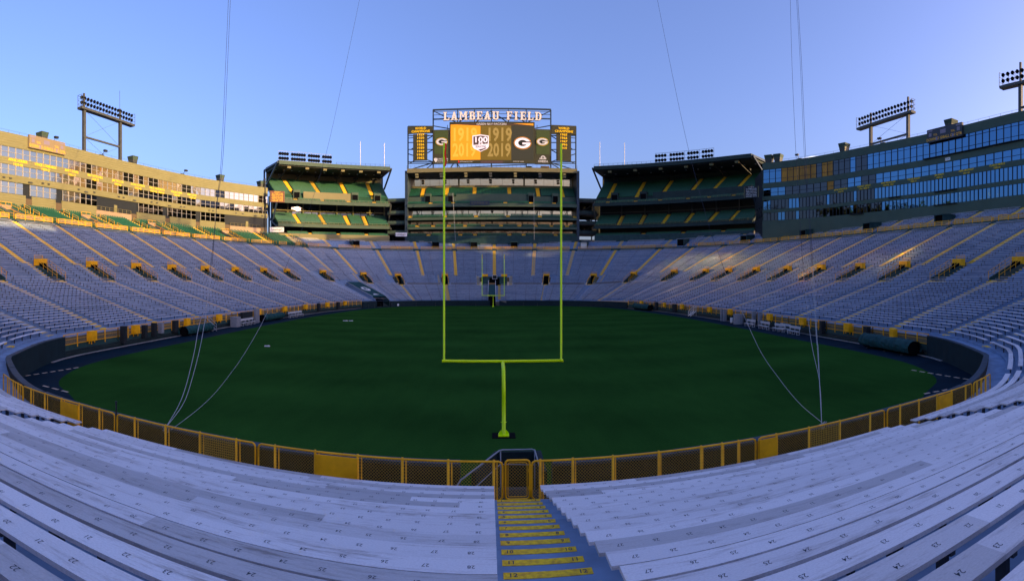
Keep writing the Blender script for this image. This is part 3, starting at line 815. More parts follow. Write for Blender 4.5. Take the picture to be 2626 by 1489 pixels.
# ------------------------------------------------------------------ stair portals
def portal(tp, label):
    q = thing('stair_portal', label, 'portal', tuple(rowP(25, tp)), 'yellow topped stair portals in the bowl')
    tn, nr = OUT.tan(tp), OUT.nor(tp); near = 1 if tp < BIG else -1
    u0, z0 = row(25, tp); u1, z1 = row(33, tp); base = row(24, tp)[1]
    hw = .86
    PT = lambda s, u, z: OUT.P(tp, u, z) + tn * s
    mb = MB()
    for sg in (-1, 1):
        a, b_ = sg * hw, sg * (hw - .10)
        prof = [(u0, base), (u0, z0 + .35), (u1, z1 + .35), (u1, base)]
        mb.poly([PT(a, u, z) for u, z in prof], tn * (b_ - a)); mb.obj('side_wall', M['wallgreen'], q); mb = MB()
    mb = MB(); mb.face([PT(-hw + .1, u0, base + .01), PT(hw - .1, u0, base + .01), PT(hw - .1, u1, base + .01), PT(-hw + .1, u1, base + .01)]); mb.obj('landing', M['dark'], q)
    um = row(31, tp)[0]
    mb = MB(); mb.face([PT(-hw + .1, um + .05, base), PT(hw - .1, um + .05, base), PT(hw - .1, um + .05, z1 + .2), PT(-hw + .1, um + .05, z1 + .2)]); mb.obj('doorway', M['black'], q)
    zt = row(32, tp)[1]
    mb = MB(); mb.box(PT(0, (um + u1) / 2, zt + .62), tn * (hw + .08), nr * .42, Vector((0, 0, .50))); mb.obj('hood', M['yellow'], q)
    mb = MB(); hz = zt + 1.12
    for zz in (.28, .52): mb.bar(PT(-hw, (um + u1) / 2 + .4, hz + zz), PT(hw, (um + u1) / 2 + .4, hz + zz), .05)
    for sg in (-1, 1): mb.bar(PT(sg * hw, (um + u1) / 2 + .4, hz), PT(sg * hw, (um + u1) / 2 + .4, hz + .52), .05)
    mb.obj('top_rail', M['yellow'], q)
    for sg in (-1, 1):
        mb = MB(); s0 = sg * (hw + .04)
        A = lambda f, h: PT(s0, u0 - .1 + (um - u0 + .1) * f, z0 + .1 + (zt - z0) * f + h)
        for h in (.55, 1.02): mb.bar(A(0, h), A(1, h), .038)
        for f in (0, .25, .5, .75, 1): mb.bar(A(f, 0), A(f, 1.02), .038)
        mb.bar(A(0, 1.02), A(0, .1), .05)
        mb.obj('side_rail', M['yellow'], q)
    mb = MB(); mb.box(PT(near * -.5, row(25, tp)[0] - .02, base + .04), tn * 1.7, nr * .10, Vector((0, 0, .045))); mb.obj('landing_stripe', M['stripe'], q)
    return q
kr = 0; kl = 0; kf = 0
for tp in sorted(PORTALS):
    if tp < 145: lab = 'yellow topped stair portal in the right hand stand, %s from the right picture edge' % ordw(kr + 1); kr += 1
    elif tp > 219: lab = None
    elif tp in (149.8, 156.5, 165.3): lab = 'yellow topped stair portal, %s to the right of the wide far tunnel' % {149.8: 'third', 156.5: 'second', 165.3: 'first'}[tp]
    else: lab = 'yellow topped stair portal, %s to the left of the wide far tunnel' % {190.9: 'first', 199.9: 'second', 205.7: 'third', 213.5: 'fourth'}[tp]
    if lab: portal(tp, lab)
for i, tp in enumerate(sorted([p for p in PORTALS if p > 219], reverse=True)):
    portal(tp, 'yellow topped stair portal in the left hand stand, %s from the left picture edge' % ordw(i + 1))

# big tunnel front in the middle of the far end
bt = thing('player_tunnel', 'wide dark green tunnel front with two yellow bars below the far middle aisle', 'tunnel', tuple(rowP(24, BIG)))
tn, nr = OUT.tan(BIG), OUT.nor(BIG); u0, zb = row(24, BIG); u1, z1 = row(33, BIG)
PT = lambda s, u, z: OUT.P(BIG, u, z) + tn * s
hw = 3.85; sgnx = 1
mb = MB()
for a, c in ((-hw, -1.55), (1.55, hw)): mb.poly([PT(a, u0 + .6, zb - .2), PT(c, u0 + .6, zb - .2), PT(c, u0 + .6, z1 - .1), PT(a, u0 + .6, z1 - .1)], nr * .25)
mb.poly([PT(-1.55, u0 + .6, zb + 2.15), PT(1.55, u0 + .6, zb + 2.15), PT(1.55, u0 + .6, z1 - .1), PT(-1.55, u0 + .6, z1 - .1)], nr * .25)
mb.poly([PT(-hw, u0 + .6, z1 - .1), PT(hw, u0 + .6, z1 - .1), PT(hw, u1 + .3, z1 + .02), PT(-hw, u1 + .3, z1 + .02)], (0, 0, -.12)); mb.obj('front_wall', M['wallgreen'], bt)
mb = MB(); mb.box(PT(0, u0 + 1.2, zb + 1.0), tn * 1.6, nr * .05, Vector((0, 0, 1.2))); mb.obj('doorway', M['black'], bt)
for a, c in ((-hw, -2.0), (2.0, hw)):
    mb = MB(); mb.box(PT((a + c) / 2, u0 + .45, z1 + .28), tn * (c - a) / 2, nr * .12, Vector((0, 0, .36))); mb.obj('yellow_bar', M['yellow'], bt)
mb = MB(); mb.box(PT(-.05, u0 + .35, z1 - .25), tn * .72, nr * .10, Vector((0, 0, .62))); o_ = mb.obj('clock_screen', M['white'], bt)
mb = MB(); mb.box(PT(-.05, u0 + .24, z1 - .25), tn * .62, nr * .02, Vector((0, 0, .52))); mb.obj('screen_face', M['led'], o_)
# the narrow ramp below it
rp = thing('field_ramp', 'narrow covered ramp with white rails dropping through the far end wall', 'ramp', tuple(OUT.P(BIG, 0, 0)))
tn2 = OUT.tan(BIG); off = .8
PR = lambda s, u, z: OUT.P(BIG, u, z) + tn2 * (s + off)
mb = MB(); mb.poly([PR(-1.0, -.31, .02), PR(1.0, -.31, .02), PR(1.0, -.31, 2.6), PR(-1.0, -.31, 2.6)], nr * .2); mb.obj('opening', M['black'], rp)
mb = MB(); mb.poly([PR(-1.0, .6, 2.62), PR(1.0, .6, 2.62), PR(1.0, u0 - 3.2, zb - .1), PR(-1.0, u0 - 3.2, zb - .1)], (0, 0, .3)); mb.obj('cover', M['teal'], rp)
mb = MB(); mb.poly([PR(-1.0, u0 - 3.0, zb + .1), PR(1.0, u0 - 3.0, zb + .1), PR(1.0, u0 - .4, zb + .6), PR(-1.0, u0 - .4, zb + .6)], (0, 0, .1)); mb.obj('ramp_floor', mat('brown_ramp', (.25, .11, .03), .8), rp)
for sg in (-1, 1):
    mb = MB(); mb.bar(PR(sg * 1.08, 0, 2.3), PR(sg * 1.08, u0 - .3, zb + 1.4), .10); mb.bar(PR(sg * 1.08, 0, 1.3), PR(sg * 1.08, 0, 2.3), .08); mb.obj('rail', M['white'], rp)

# dark cross-aisle kerb at the far end
for a, c in ((150.8, 155.6), (157.6, 164.2), (166.4, BIG - 5), (BIG + 5, 189.6), (192.1, 198.8)):
    n = 6; mb = MB()
    for i in range(n):
        x, y = a + (c - a) * i / n, a + (c - a) * (i + 1) / n
        ax_, ay_ = rowP(26, x, -.06, .12), rowP(26, y, -.06, .12)
        mb.box((ax_ + ay_) / 2, (ay_ - ax_) / 2, OUT.nor(x) * .05, Vector((0, 0, .20)))
    mb.obj('walkway_kerb', M['dark'], bowl)

# awning over the far left corner tunnel
aw = thing('tunnel_awning', 'sloping teal awning with a white oval letter over the far left corner tunnel', 'awning', tuple(OUT.P(TUN, 0, 0)))
tn, nr = OUT.tan(TUN), OUT.nor(TUN)
PA = lambda s, u, z: OUT.P(TUN, u, z) + tn * s
ub, ut = 1.6, row(21, TUN)[0]; zb_, zt_ = 2.75, row(21, TUN)[1] + .75
hw = 2.3
zf = lambda u: zb_ + (zt_ - zb_) * (u - ub) / (ut - ub)
mb = MB(); mb.poly([PA(-hw, ub, zb_), PA(hw, ub, zb_), PA(hw, ut, zt_), PA(-hw, ut, zt_)], (0, 0, -.12)); mb.obj('awning_cloth', M['teal'], aw)
for sg in (-1, 1):
    mb = MB(); mb.poly([PA(sg * hw, ub - 1.5, 0), PA(sg * hw, ut, zt_ - 1.4), PA(sg * hw, ut, zt_ - .12), PA(sg * hw, ub, zb_ - .12), PA(sg * hw, ub - 1.5, 1.7)], tn * sg * -.1); mb.obj('side_wall', M['wallgreen'] if sg < 0 else M['concrete'], aw)
    mb = MB(); mb.bar(PA(sg * hw, ub, zb_ + .05), PA(sg * hw, ut, zt_ + .05), .14); mb.obj('edge_rail', M['alu_pipe'], aw)
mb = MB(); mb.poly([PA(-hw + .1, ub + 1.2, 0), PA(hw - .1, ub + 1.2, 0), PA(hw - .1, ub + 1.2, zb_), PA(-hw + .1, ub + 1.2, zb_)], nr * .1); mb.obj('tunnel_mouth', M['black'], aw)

def oval_g(mb, c, ex, ey, a, b_, mats, lift):
    """ringed oval letter; mats = (rim, dark, white)"""
    c, ex, ey, lift = Vector(c), Vector(ex).normalized(), Vector(ey).normalized(), Vector(lift)
    def ell(ra, rb, k, m, cx=0, cy=0):
        mb.face([c + lift * k + ex * (cx + ra * math.cos(q * math.pi / 16)) + ey * (cy + rb * math.sin(q * math.pi / 16)) for q in range(32)], m)
    ell(a, b_, 1, mats[0]); ell(a * .95, b_ * .93, 2, mats[1]); ell(a * .90, b_ * .85, 3, mats[2]); ell(a * .50, b_ * .50, 4, mats[1])
    def quad(x0, x1, y0, y1, k, m): mb.face([c + lift * k + ex * x * a + ey * y * b_ for x, y in ((x0, y0), (x1, y0), (x1, y1), (x0, y1))], m)
    quad(.10, .97, .08, .26, 5, mats[1]); quad(-.02, .86, -.22, .08, 5, mats[2])
ev = (PA(0, ut, zt_) - PA(0, ub, zb_)).normalized(); up = tn.cross(ev) ; up = up if up.z > 0 else -up
mb = MB(); oval_g(mb, PA(0, ub + (ut - ub) * .50, zf(ub + (ut - ub) * .50)), -tn, ev, 1.25, 1.75, (1, 0, 1), up * .006); mb.obj('oval_emblem', [M['teal'], M['white']], aw)
cc = PA(0, ub + (ut - ub) * .13, zf(ub + (ut - ub) * .13)) + up * .01
mb = MB(); mb.face([cc - tn * .85 - ev * .35, cc + tn * .85 - ev * .35, cc + tn * .85 + ev * .0, cc - tn * .85 + ev * .0]); mb.face([cc + tn * (.6 * math.cos(k * math.pi / 8)) + ev * (.1 + .55 * math.sin(k * math.pi / 8)) for k in range(9)]); mb.obj('sponsor_mark', M['white'], aw)
# ------------------------------------------------------------------ upper ring: green wall, railing, upper tier
def ring(t0, t1, sd):
    w_ = thing('concourse_wall', 'low green wall with a yellow railing along the top of the %s' % sd, 'wall', tuple(OUT.P((t0 + t1) / 2, TOPU((t0 + t1) / 2), TOPZ(0))))
    k = int((t1 - t0) / 2.4); mb = MB()
    for i in range(k):
        a, c = t0 + (t1 - t0) * i / k, t0 + (t1 - t0) * (i + 1) / k
        q = [[OUT.P(t, TOPU(t) + du, TOPZ(t) + dz) for du, dz in ((0, -.1), (0, .82), (2.7, .82), (2.7, -.1))] for t in (a, c)]
        for j in (0, 1): mb.face([q[0][j], q[1][j], q[1][j + 1], q[0][j + 1]], j)
    mb.obj('wall_face', [M['wallgreen'], M['deckgrey']], w_)
    a = t0; us = [x for x in UAISLE if t0 < x < t1]
    edges = [t0] + us + [t1]
    for a, c in zip(edges, edges[1:]):
        mb = MB(); um = TOPU((a + c) / 2)
        class Q:                                            # railing on the curved wall edge
            @staticmethod
            def P(t, u, z): return OUT.P(t, TOPU(t) + .06, z)
        railing(mb, Q, a + .7, c - .7, 0, lambda t: TOPZ(t) + .90, .75, 1.9, mm=1, tabs=.22, th=.09, wv=.026); mb.obj('railing', [M['yellow'], M['wire']], w_)
    return w_
ring(55, 147, 'right hand stand')
ring(147.2, 213, 'far end stand')
ring(213.2, T - 48, 'left hand stand')

def utier(k, t):
    """upper tier row k: offset, height"""
    return TOPU(t) + 2.7 + .8 * k, TOPZ(t) + 1.25 + .36 * k
def upper_tier(t0, t1, nrow, label, nm):
    g = thing(nm, label, 'grandstand', tuple(OUT.P((t0 + t1) / 2, TOPU((t0 + t1) / 2) + 3, TOPZ(t0))))
    mb = MB(); k = int((t1 - t0) / 2.4)
    for i in range(k):
        a, c = t0 + (t1 - t0) * i / k, t0 + (t1 - t0) * (i + 1) / k
        for r in range(nrow):
            (ua, za), (uc, zc) = utier(r, a), utier(r, c); lo = .36 if r else .5
            mb.face([OUT.P(a, ua, za - lo), OUT.P(c, uc, zc - lo), OUT.P(c, uc, zc), OUT.P(a, ua, za)])
            e = .8 if r < nrow - 1 else 3.5
            mb.face([OUT.P(a, ua, za), OUT.P(c, uc, zc), OUT.P(c, uc + e, zc), OUT.P(a, ua + e, za)])
    mb.obj('terrace', M['concrete'] if nm == 'upper_benches' else M['deckgreen'], g)
    return g
def chair_into(mb, c, tn, nr, m=0, w_=.40):
    """low-poly stadium chair: seat, back; nr points away from the field"""
    c = Vector(c); a = tn * w_ / 2
    s0, s1, bk, bt = c - nr * .22 + Vector((0, 0, .44)), c + nr * .16 + Vector((0, 0, .40)), c + nr * .20 + Vector((0, 0, .42)), c + nr * .30 + Vector((0, 0, .86))
    mb.face([s0 - a, s0 + a, s1 + a, s1 - a], m); mb.face([s0 - a - Vector((0, 0, .10)), s0 + a - Vector((0, 0, .10)), s0 + a, s0 - a], m)
    mb.face([bk - a, bk + a, bt + a, bt - a], m); mb.face([bt - a, bt + a, bt + a + nr * .05 - Vector((0, 0, .05)), bt - a + nr * .05 - Vector((0, 0, .05))], m)
    mb.face([c - a * .7 + nr * .1, c + a * .7 + nr * .1, s1 + a * .7, s1 - a * .7], m)

NUT = 10
UT_END_L = 216.0                                            # green seats left of here, silver benches right
tR = upper_tier(52, 147, NUT, 'narrow upper tier of silver benches below the dark right hand building', 'upper_benches')
tF = upper_tier(147, 209.6, 8, 'narrow upper tier of silver benches below the far end stands', 'upper_benches')
tL = upper_tier(209.6, T - 45, NUT + 1, 'sunlit upper tier of green seats below the cream left hand building', 'green_seat_tier')
def tier_benches(g, t0, t1, nrow):
    us = [x for x in UAISLE if t0 - 2 < x < t1 + 2]; e = [t0 - .6] + us + [t1 + .6]; pb = [(TPORT[i]) for i in range(len(TPORT))]
    mb = MB()
    for r in range(nrow):
        for a, c in zip(e, e[1:]):
            a2, c2 = a + .7, c - .7
            k = max(1, int((c2 - a2) / 2.5))
            for i in range(k):
                x, y = a2 + (c2 - a2) * i / k, a2 + (c2 - a2) * (i + 1) / k
                if any(p - 1.6 < (x + y) / 2 < p + 1.6 for p in TPORT) and r < 6: continue
                (ua, za), (uc, zc) = utier(r, x), utier(r, y); rid = rnd.randint(0, 900)
                q = [[OUT.P(t, u + .3 + du, z + dz) for du, dz in ((0, .38), (0, .43), (.28, .43), (.28, .38))] for t, u, z in ((x, ua, za), (y, uc, zc))]
                for j in range(3): mb.face([q[0][j], q[1][j], q[1][j + 1], q[0][j + 1]], 0, [(0, rid + .1), (2.4, rid + .1), (2.4, rid + .9), (0, rid + .9)])
                pm = OUT.P((x + y) / 2, (ua + uc) / 2 + .42, (za + zc) / 2 + .19); mb.box(pm, OUT.tan(x) * .045, OUT.nor(x) * .05, (0, 0, .19), 1)
    kind(mb.obj('bench_rows', [M['bench'], M['dark']], g), 'stuff')
# dark hoods in the upper tier
TPORT = [64, 84.5, 104, 123.6, 138, 147.8, 160, 173.2, 183.5, 192, 203.2]
tier_benches(tR, 52, 147, NUT); tier_benches(tF, 147, 209.6, 8)
for i, tp in enumerate(TPORT):
    q = MB(); u0, z0 = utier(0, tp); u1, z1 = utier(5, tp); tn, nr = OUT.tan(tp), OUT.nor(tp)
    h = thing('tier_portal', 'dark green hooded doorway in the upper benches, %s counted from the right picture edge' % ordw(i + 1), 'portal', tuple(OUT.P(tp, u0, z0)), 'dark hooded doorways in the upper tier')
    A = lambda s, u, z: OUT.P(tp, u, z) + tn * s
    for sg in (-1, 1): q = MB(); q.poly([A(sg * 1.25, u0 - .1, z0 - .5), A(sg * 1.25, u1, z1), A(sg * 1.25, u1, z1 + .75), A(sg * 1.25, u0 - .1, z1 + .35)], tn * -sg * .1); q.obj('side_wall', M['wallgreen'], h)
    q = MB(); q.poly([A(-1.35, u0 - .3, z1 + .35), A(1.35, u0 - .3, z1 + .35), A(1.35, u1, z1 + .8), A(-1.35, u1, z1 + .8)], (0, 0, .14)); q.obj('hood', M['wallgreen'], h)
    q = MB(); wh = tp == 160
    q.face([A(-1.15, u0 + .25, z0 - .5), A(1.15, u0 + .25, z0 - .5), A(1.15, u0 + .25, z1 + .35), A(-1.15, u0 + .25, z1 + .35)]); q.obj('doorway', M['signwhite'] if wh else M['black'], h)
# stairs of the upper tier
def tier_stair(g, t, nrow, rails):
    tn, nr = OUT.tan(t), OUT.nor(t); mb = MB()
    for r in range(nrow):
        for sub in (0, .5):
            u, z = utier(r, t); u += .8 * sub; z += .36 * sub
            mb.box(OUT.P(t, u + .1, z - .03), tn * .55, nr * .12, (0, 0, .045))
            mb.box(OUT.P(t, u + .2, z - .12), tn * .55, nr * .2, (0, 0, .10))
    mb.obj('stair_stripe', M['stripe'], g)
    if rails:
        for sg in (-1, 1):
            for a, c in (((-3.0, 0.2),) if rails == 1 else ((-3.0, -.2), (0.3, 2.3), (3.4, 5.6), (6.8, 9.2))):
                p0 = [OUT.P(t, utier(0, t)[0] + .8 * x, utier(0, t)[1] + .36 * max(x, -1.2)) + tn * sg * .6 for x in (a, c)]
                if rails == 2 and sg > 0 and a > 0: continue
                mb = MB()
                for hh in (.5, .95): mb.bar(p0[0] + Vector((0, 0, hh)), p0[1] + Vector((0, 0, hh)), .05)
                for p in p0: mb.bar(p, p + Vector((0, 0, .95)), .055)
                mb.obj('stair_rail', M['yellow'], g)
for t in UAISLE:
    if 52 < t < 147: tier_stair(tR, t, NUT, 1)
    elif 147 < t < 209.6: tier_stair(tF, t, 8, 0)
    elif 209.6 <= t < T - 45: tier_stair(tL, t, NUT + 1, 2)
for g, t0, t1 in ((tR, 54, 146), (tF, 149, 205)):
    mb = MB()
    class Q2:
        @staticmethod
        def P(t, u, z): return OUT.P(t, utier(0, t)[0] - .12, z)
    a = t0
    while a < t1:
        c = min(a + 4.6, t1); m_ = (a + c) / 2
        if not any(abs(m_ - p) < 2.6 for p in TPORT): railing(mb, Q2, a, c - .8, 0, lambda t: utier(0, t)[1] - .42, .95, 1.25, mm=1, th=.08, wv=.04)
        a = c
    mb.obj('front_railing', [M['yellow'], M['wire']], g)
# left tier: lift-out concrete portals, then green chairs (the nearest 300 are single things)
LPORT = [300.5, 282.0, 261.8, 242.3, 222.0]
for i, tp in enumerate(LPORT):
    h = thing('tier_portal', 'pale walled portal with yellow rails among the green seats, %s from the left picture edge' % ordw(i + 1), 'portal', tuple(OUT.P(tp, utier(0, tp)[0], utier(0, tp)[1])), 'pale walled portals in the green seats')
    tn, nr = OUT.tan(tp), OUT.nor(tp); u0, z0 = utier(-1, tp); u1, z1 = utier(7, tp)
    A = lambda s, u, z: OUT.P(tp, u, z) + tn * s
    for sg in (-1, 1):
        q = MB(); q.poly([A(sg * 1.5, u0, z0 - .4), A(sg * 1.5, u1, z1), A(sg * 1.5, u1, z1 + .5), A(sg * 1.5, u0, z0 + .6)], tn * -sg * .15); q.obj('side_wall', M['deckgrey'], h)
        q = MB(); B1, B2 = A(sg * 1.45, u0, z0 + .6), A(sg * 1.45, u1, z1 + .5)
        q.bar(B1 + Vector((0, 0, .5)), B2 + Vector((0, 0, .5)), .07)
        for f in (0, .33, .66, 1): q.bar(B1.lerp(B2, f), B1.lerp(B2, f) + Vector((0, 0, .5)), .06)
        q.obj('side_rail', M['yellow'], h)
    q = MB(); q.poly([A(-1.5, u1, z1 - .9), A(1.5, u1, z1 - .9), A(1.5, u1, z1 + .9), A(-1.5, u1, z1 + .9)], nr * .15); q.obj('back_wall', M['brick'], h)
    q = MB(); q.bar(A(-1.5, u1, z1 + 1.4), A(1.5, u1, z1 + 1.4), .07)
    for s_ in (-1.5, 0, 1.5): q.bar(A(s_, u1, z1 + .9), A(s_, u1, z1 + 1.4), .06)
    q.obj('back_rail', M['yellow'], h)
proto = None; cnt = 0; stuff = MB(); us = [x for x in UAISLE if x > 200]
cand = []
for r in range(NUT + 1):
    t = 210.2
    while t < T - 46:
        if not any(abs(t - a) < .85 for a in us) and not (r < 8 and any(abs(t - p) < 1.9 for p in LPORT)):
            u, z = utier(r, t); p = OUT.P(t, u + .42, z); a = math.atan2(p.x, p.y)
            if a > -.99 and p.y > 0: cand.append((p.length, r, t, p))
        t += .52
cand.sort(key=lambda x: x[0])
one = MB(); chair_into(one, (0, 0, 0), Vector((1, 0, 0)), Vector((0, -1, 0))); proto_o = one.obj('stadium_seat', M['seatgreen'], link=False)
for i, (d, r, t, p) in enumerate(cand):
    tn, nr = OUT.tan(t), OUT.nor(t)
    if i < 300:
        o = proto_o.copy(); COL.objects.link(o); o.location = p; o.rotation_euler = (0, 0, math.atan2(nr.x, -nr.y))
        tag(o, 'small green plastic stadium chair among the nearest in the sunlit left tier', 'seat', 'green chairs nearest in the left tier')
    else: chair_into(stuff, p, tn, nr)
kind(tag(stuff.obj('green_seats', M['seatgreen']), 'countless green plastic chairs filling the rest of the left tier', 'seats'), 'stuff')

# ------------------------------------------------------------------ side buildings
LB = Path([(-80, -30), (-84.5, 5), (-86.6, 35), (-87.2, 63), (-87.4, 80), (-87.6, 102), (-85.0, 126), (-80.2, 142.5), (-72.6, 158.8)], sign=1, win=6)
RB = Path([(88.2, 7), (89.2, 30), (90, 54), (91.0, 72), (90.4, 87), (86.6, 109), (82.3, 122.5), (76.2, 132.6)], sign=-1, win=6)

def windows(g, path, bands, t_lo, t_hi, pitchf, frame, glassm, name='window', limit=100, skip=None, wob=.010, pick=None):
    allw = []
    for (z0, z1, pitch, bar) in bands:
        n = int((t_hi - t_lo) / pitch)
        for i in range(n):
            a, c = t_lo + (t_hi - t_lo) * i / n, t_lo + (t_hi - t_lo) * (i + 1) / n
            if skip and skip((a + c) / 2, z0): continue
            allw.append((path.P((a + c) / 2, 0, z0).length, a, c, z0, z1, bar))
    allw.sort(key=lambda x: x[0]); rest = MB()
    for i, (d, a, c, z0, z1, bar) in enumerate(allw):
        mb = MB() if i < limit else rest
        j = [rnd.uniform(-wob, wob) for _ in range(3)]
        u = -.14
        mb.face([path.P(a, u + j[0], z0), path.P(c, u + j[1], z0), path.P(c, u + j[1] + j[2], z1), path.P(a, u + j[0] + j[2], z1)], 0)
        tn, nr = path.tan(a), path.nor(a)
        mb.box(path.P(a, -.08, (z0 + z1) / 2), tn * .055, nr * .075, (0, 0, (z1 - z0) / 2), 1)
        if bar:
            for f in bar: mb.bar(path.P(a, -.09, z0 + (z1 - z0) * f), path.P(c, -.09, z0 + (z1 - z0) * f), .07, m=1)
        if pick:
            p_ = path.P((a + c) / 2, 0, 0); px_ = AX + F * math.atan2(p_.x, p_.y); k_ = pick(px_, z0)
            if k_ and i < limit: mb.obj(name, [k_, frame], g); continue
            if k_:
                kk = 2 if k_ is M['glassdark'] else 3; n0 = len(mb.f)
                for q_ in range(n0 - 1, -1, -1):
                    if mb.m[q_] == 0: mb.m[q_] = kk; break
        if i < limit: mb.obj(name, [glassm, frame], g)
    if rest.v: kind(rest.obj('small_windows', [glassm, frame, M['glassdark'], M['goldpane']], g), 'stuff')

def facade_text(g, path, lines, px, py, h, m, zc=None, u=.03, name='lettering', wmax=None):
    t = path.col(px)
    p = path.P(t, 0, 0); d = p.xy.length; z = zc if zc is not None else ZC + (YH - py) * d / F
    nr = path.nor(t); ex = Vector((-nr.y, nr.x, 0))               # reads left to right when faced
    mb = MB(); y = z + h * .75 * (len(lines) - 1)
    for ln in lines:
        text(mb, ln, path.P(t, u, y), ex, (0, 0, 1), h, 0, .018); y -= h * 1.5
    return mb.obj(name, m, g)

# left, cream building in the sun
lb = thing('stand_building', 'long cream clad building in full sun along the left side, with three rows of windows', 'building', tuple(LB.P(LB.T * .6, 0, 18)))
t_lo, t_hi = LB.col(-60) if LB.col(-60) else 60, LB.T
zr = 38.0
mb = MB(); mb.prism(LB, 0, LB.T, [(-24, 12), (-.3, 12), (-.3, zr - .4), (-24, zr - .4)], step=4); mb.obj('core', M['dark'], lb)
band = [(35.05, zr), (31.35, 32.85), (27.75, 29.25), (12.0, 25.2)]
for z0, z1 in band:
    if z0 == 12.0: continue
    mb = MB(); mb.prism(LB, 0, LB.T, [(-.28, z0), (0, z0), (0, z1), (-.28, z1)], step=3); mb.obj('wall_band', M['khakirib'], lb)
mb = MB(); mb.prism(LB, 0, LB.T, [(-24, zr - .38), (-.3, zr - .38), (-.3, zr - .1), (-24, zr - .1)], step=6); mb.obj('roof', M['roof'], lb)
# the lowest storey: panels, dark slots and open terraces
def tl(px): return LB.col(px)
slots = [(66, 82), (143, 159), (337, 351), (424, 436), (502, 513), (577, 590), (668, 684)]
opens = [(247, 337), (590, 668)]
st = sorted([tuple(sorted((tl(a), tl(min(c, 683))))) for a, c in slots + opens])
spans = []; cur = 0.0
for a, c in st: spans.append((cur, a)); cur = c
for a, c in spans: mb = MB(); mb.prism(LB, a, c, [(-.28, 12), (.02, 12), (.02, 25.2), (-.28, 25.2)], step=3); mb.obj('wall_band', M['khakirib'], lb)
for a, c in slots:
    a2, c2 = sorted((tl(a), tl(min(c, 683)))); mb = MB(); mb.prism(LB, a2, c2, [(-.28, 12), (-.06, 12), (-.06, 24.6), (-.28, 24.6)], step=3); mb.obj('slot_panel', mat('dark_brown_panel', (.12, .085, .045), .8), lb)  # slots in a darker brown than the cladding
for a, c in opens:
    a2, c2 = sorted((tl(a), tl(c)))
    mb = MB(); mb.prism(LB, a2, c2, [(-.1, 12), (.05, 12), (.05, 24.3), (-.1, 24.3)], step=3); mb.obj('terrace_parapet', M['brick'], lb)
    mb = MB()
    class Q3:
        @staticmethod
        def P(t, u, z): return LB.P(t, -.05, z)
    railing(mb, Q3, a2 + .2, c2 - .2, 0, lambda t: 24.3, 1.0, 1.6, mm=None, th=.06); mb.obj('terrace_rail', M['khaki'], lb)
    mb = MB(); mb.prism(LB, a2 + (c2 - a2) * .52, a2 + (c2 - a2) * .60, [(-.28, 24), (-.12, 24), (-.12, 26.2), (-.28, 26.2)], step=3); mb.obj('terrace_pier', M['khakirib'], lb)
def lpick(px, z):
    h = (math.sin(px * 12.9898 + z * 78.2) * 43758.5) % 1
    if px < -170: return M['glassdark'] if h > .22 else None  # unseen panes darkened to limit the sunlight they throw on the right stand
    if z > 32: return M['glassdark'] if (228 < px < 247 or 292 < px < 338 or 352 < px < 503 or 536 < px < 575) and h > .5 else None
    if z > 29: return M['glassdark'] if (228 < px < 247 or 296 < px < 345 or 362 < px < 640) and h > .45 else None
    return M['glassdark'] if px > 200 and h > .2 else None
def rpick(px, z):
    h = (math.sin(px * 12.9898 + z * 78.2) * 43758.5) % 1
    if z > 35: return M['goldpane'] if (2006 < px < 2086 or 2112 < px < 2141) else M['glassdark'] if (2086 < px < 2112 or 2141 < px < 2172 or 2200 < px < 2222) else None
    if z > 31: return M['goldpane'] if 2112 < px < 2140 else M['glassdark'] if (2006 < px < 2180 or 2200 < px < 2246) and h > .1 else None
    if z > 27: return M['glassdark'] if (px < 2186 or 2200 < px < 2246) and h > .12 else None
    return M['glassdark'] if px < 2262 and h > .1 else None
def lskip(t, z0): return z0 < 27 and any(a <= t <= c for a, c in st)
windows(lb, LB, [(32.85, 35.05, 1.95, (.5,)), (29.25, 31.35, 1.95, (.5,)), (25.3, 27.65, 1.95, (.55,))], 12, LB.T - .1, 1, M['mull'], M['glass'], skip=lskip, wob=.014, pick=lpick)
for px in (9, 26, 77, 109, 124, 201, 220, 241, 304, 316, 344, 388, 402, 434, 463, 472, 536, 546, 605, 622, 655, 672):
    t = LB.col(px); big = px in (77, 220, 344, 434, 655); mb = MB(); mb.box(LB.P(t, .12, 28.25 + (.2 if not big else -.1)), LB.tan(t) * (.55 if big else .28), LB.nor(t) * .16, (0, 0, .14)); mb.obj('wall_lamp', M['steel'], lb)
for px, ln in ((46, ['ARNIE HERBER', '1930-40']), (117, ['VINCE LOMBARDI', '1959-67']), (184, ['BART STARR', '1956-71']), (244, ['RAY NITSCHKE', '1958-72']), (302, ['JIM TAYLOR', '1958-66']), (353.6, ['DON HUTSON', '1935-45']), (403.4, ['PAUL HORNUNG', '1957-62, 1964-66']), (453, ['WILLIE DAVIS', '1960-69']), (494, ['HENRY JORDAN', '1959-69'])):
    facade_text(lb, LB, ln, px, 0, .58, M['gold'], zc=31.95)
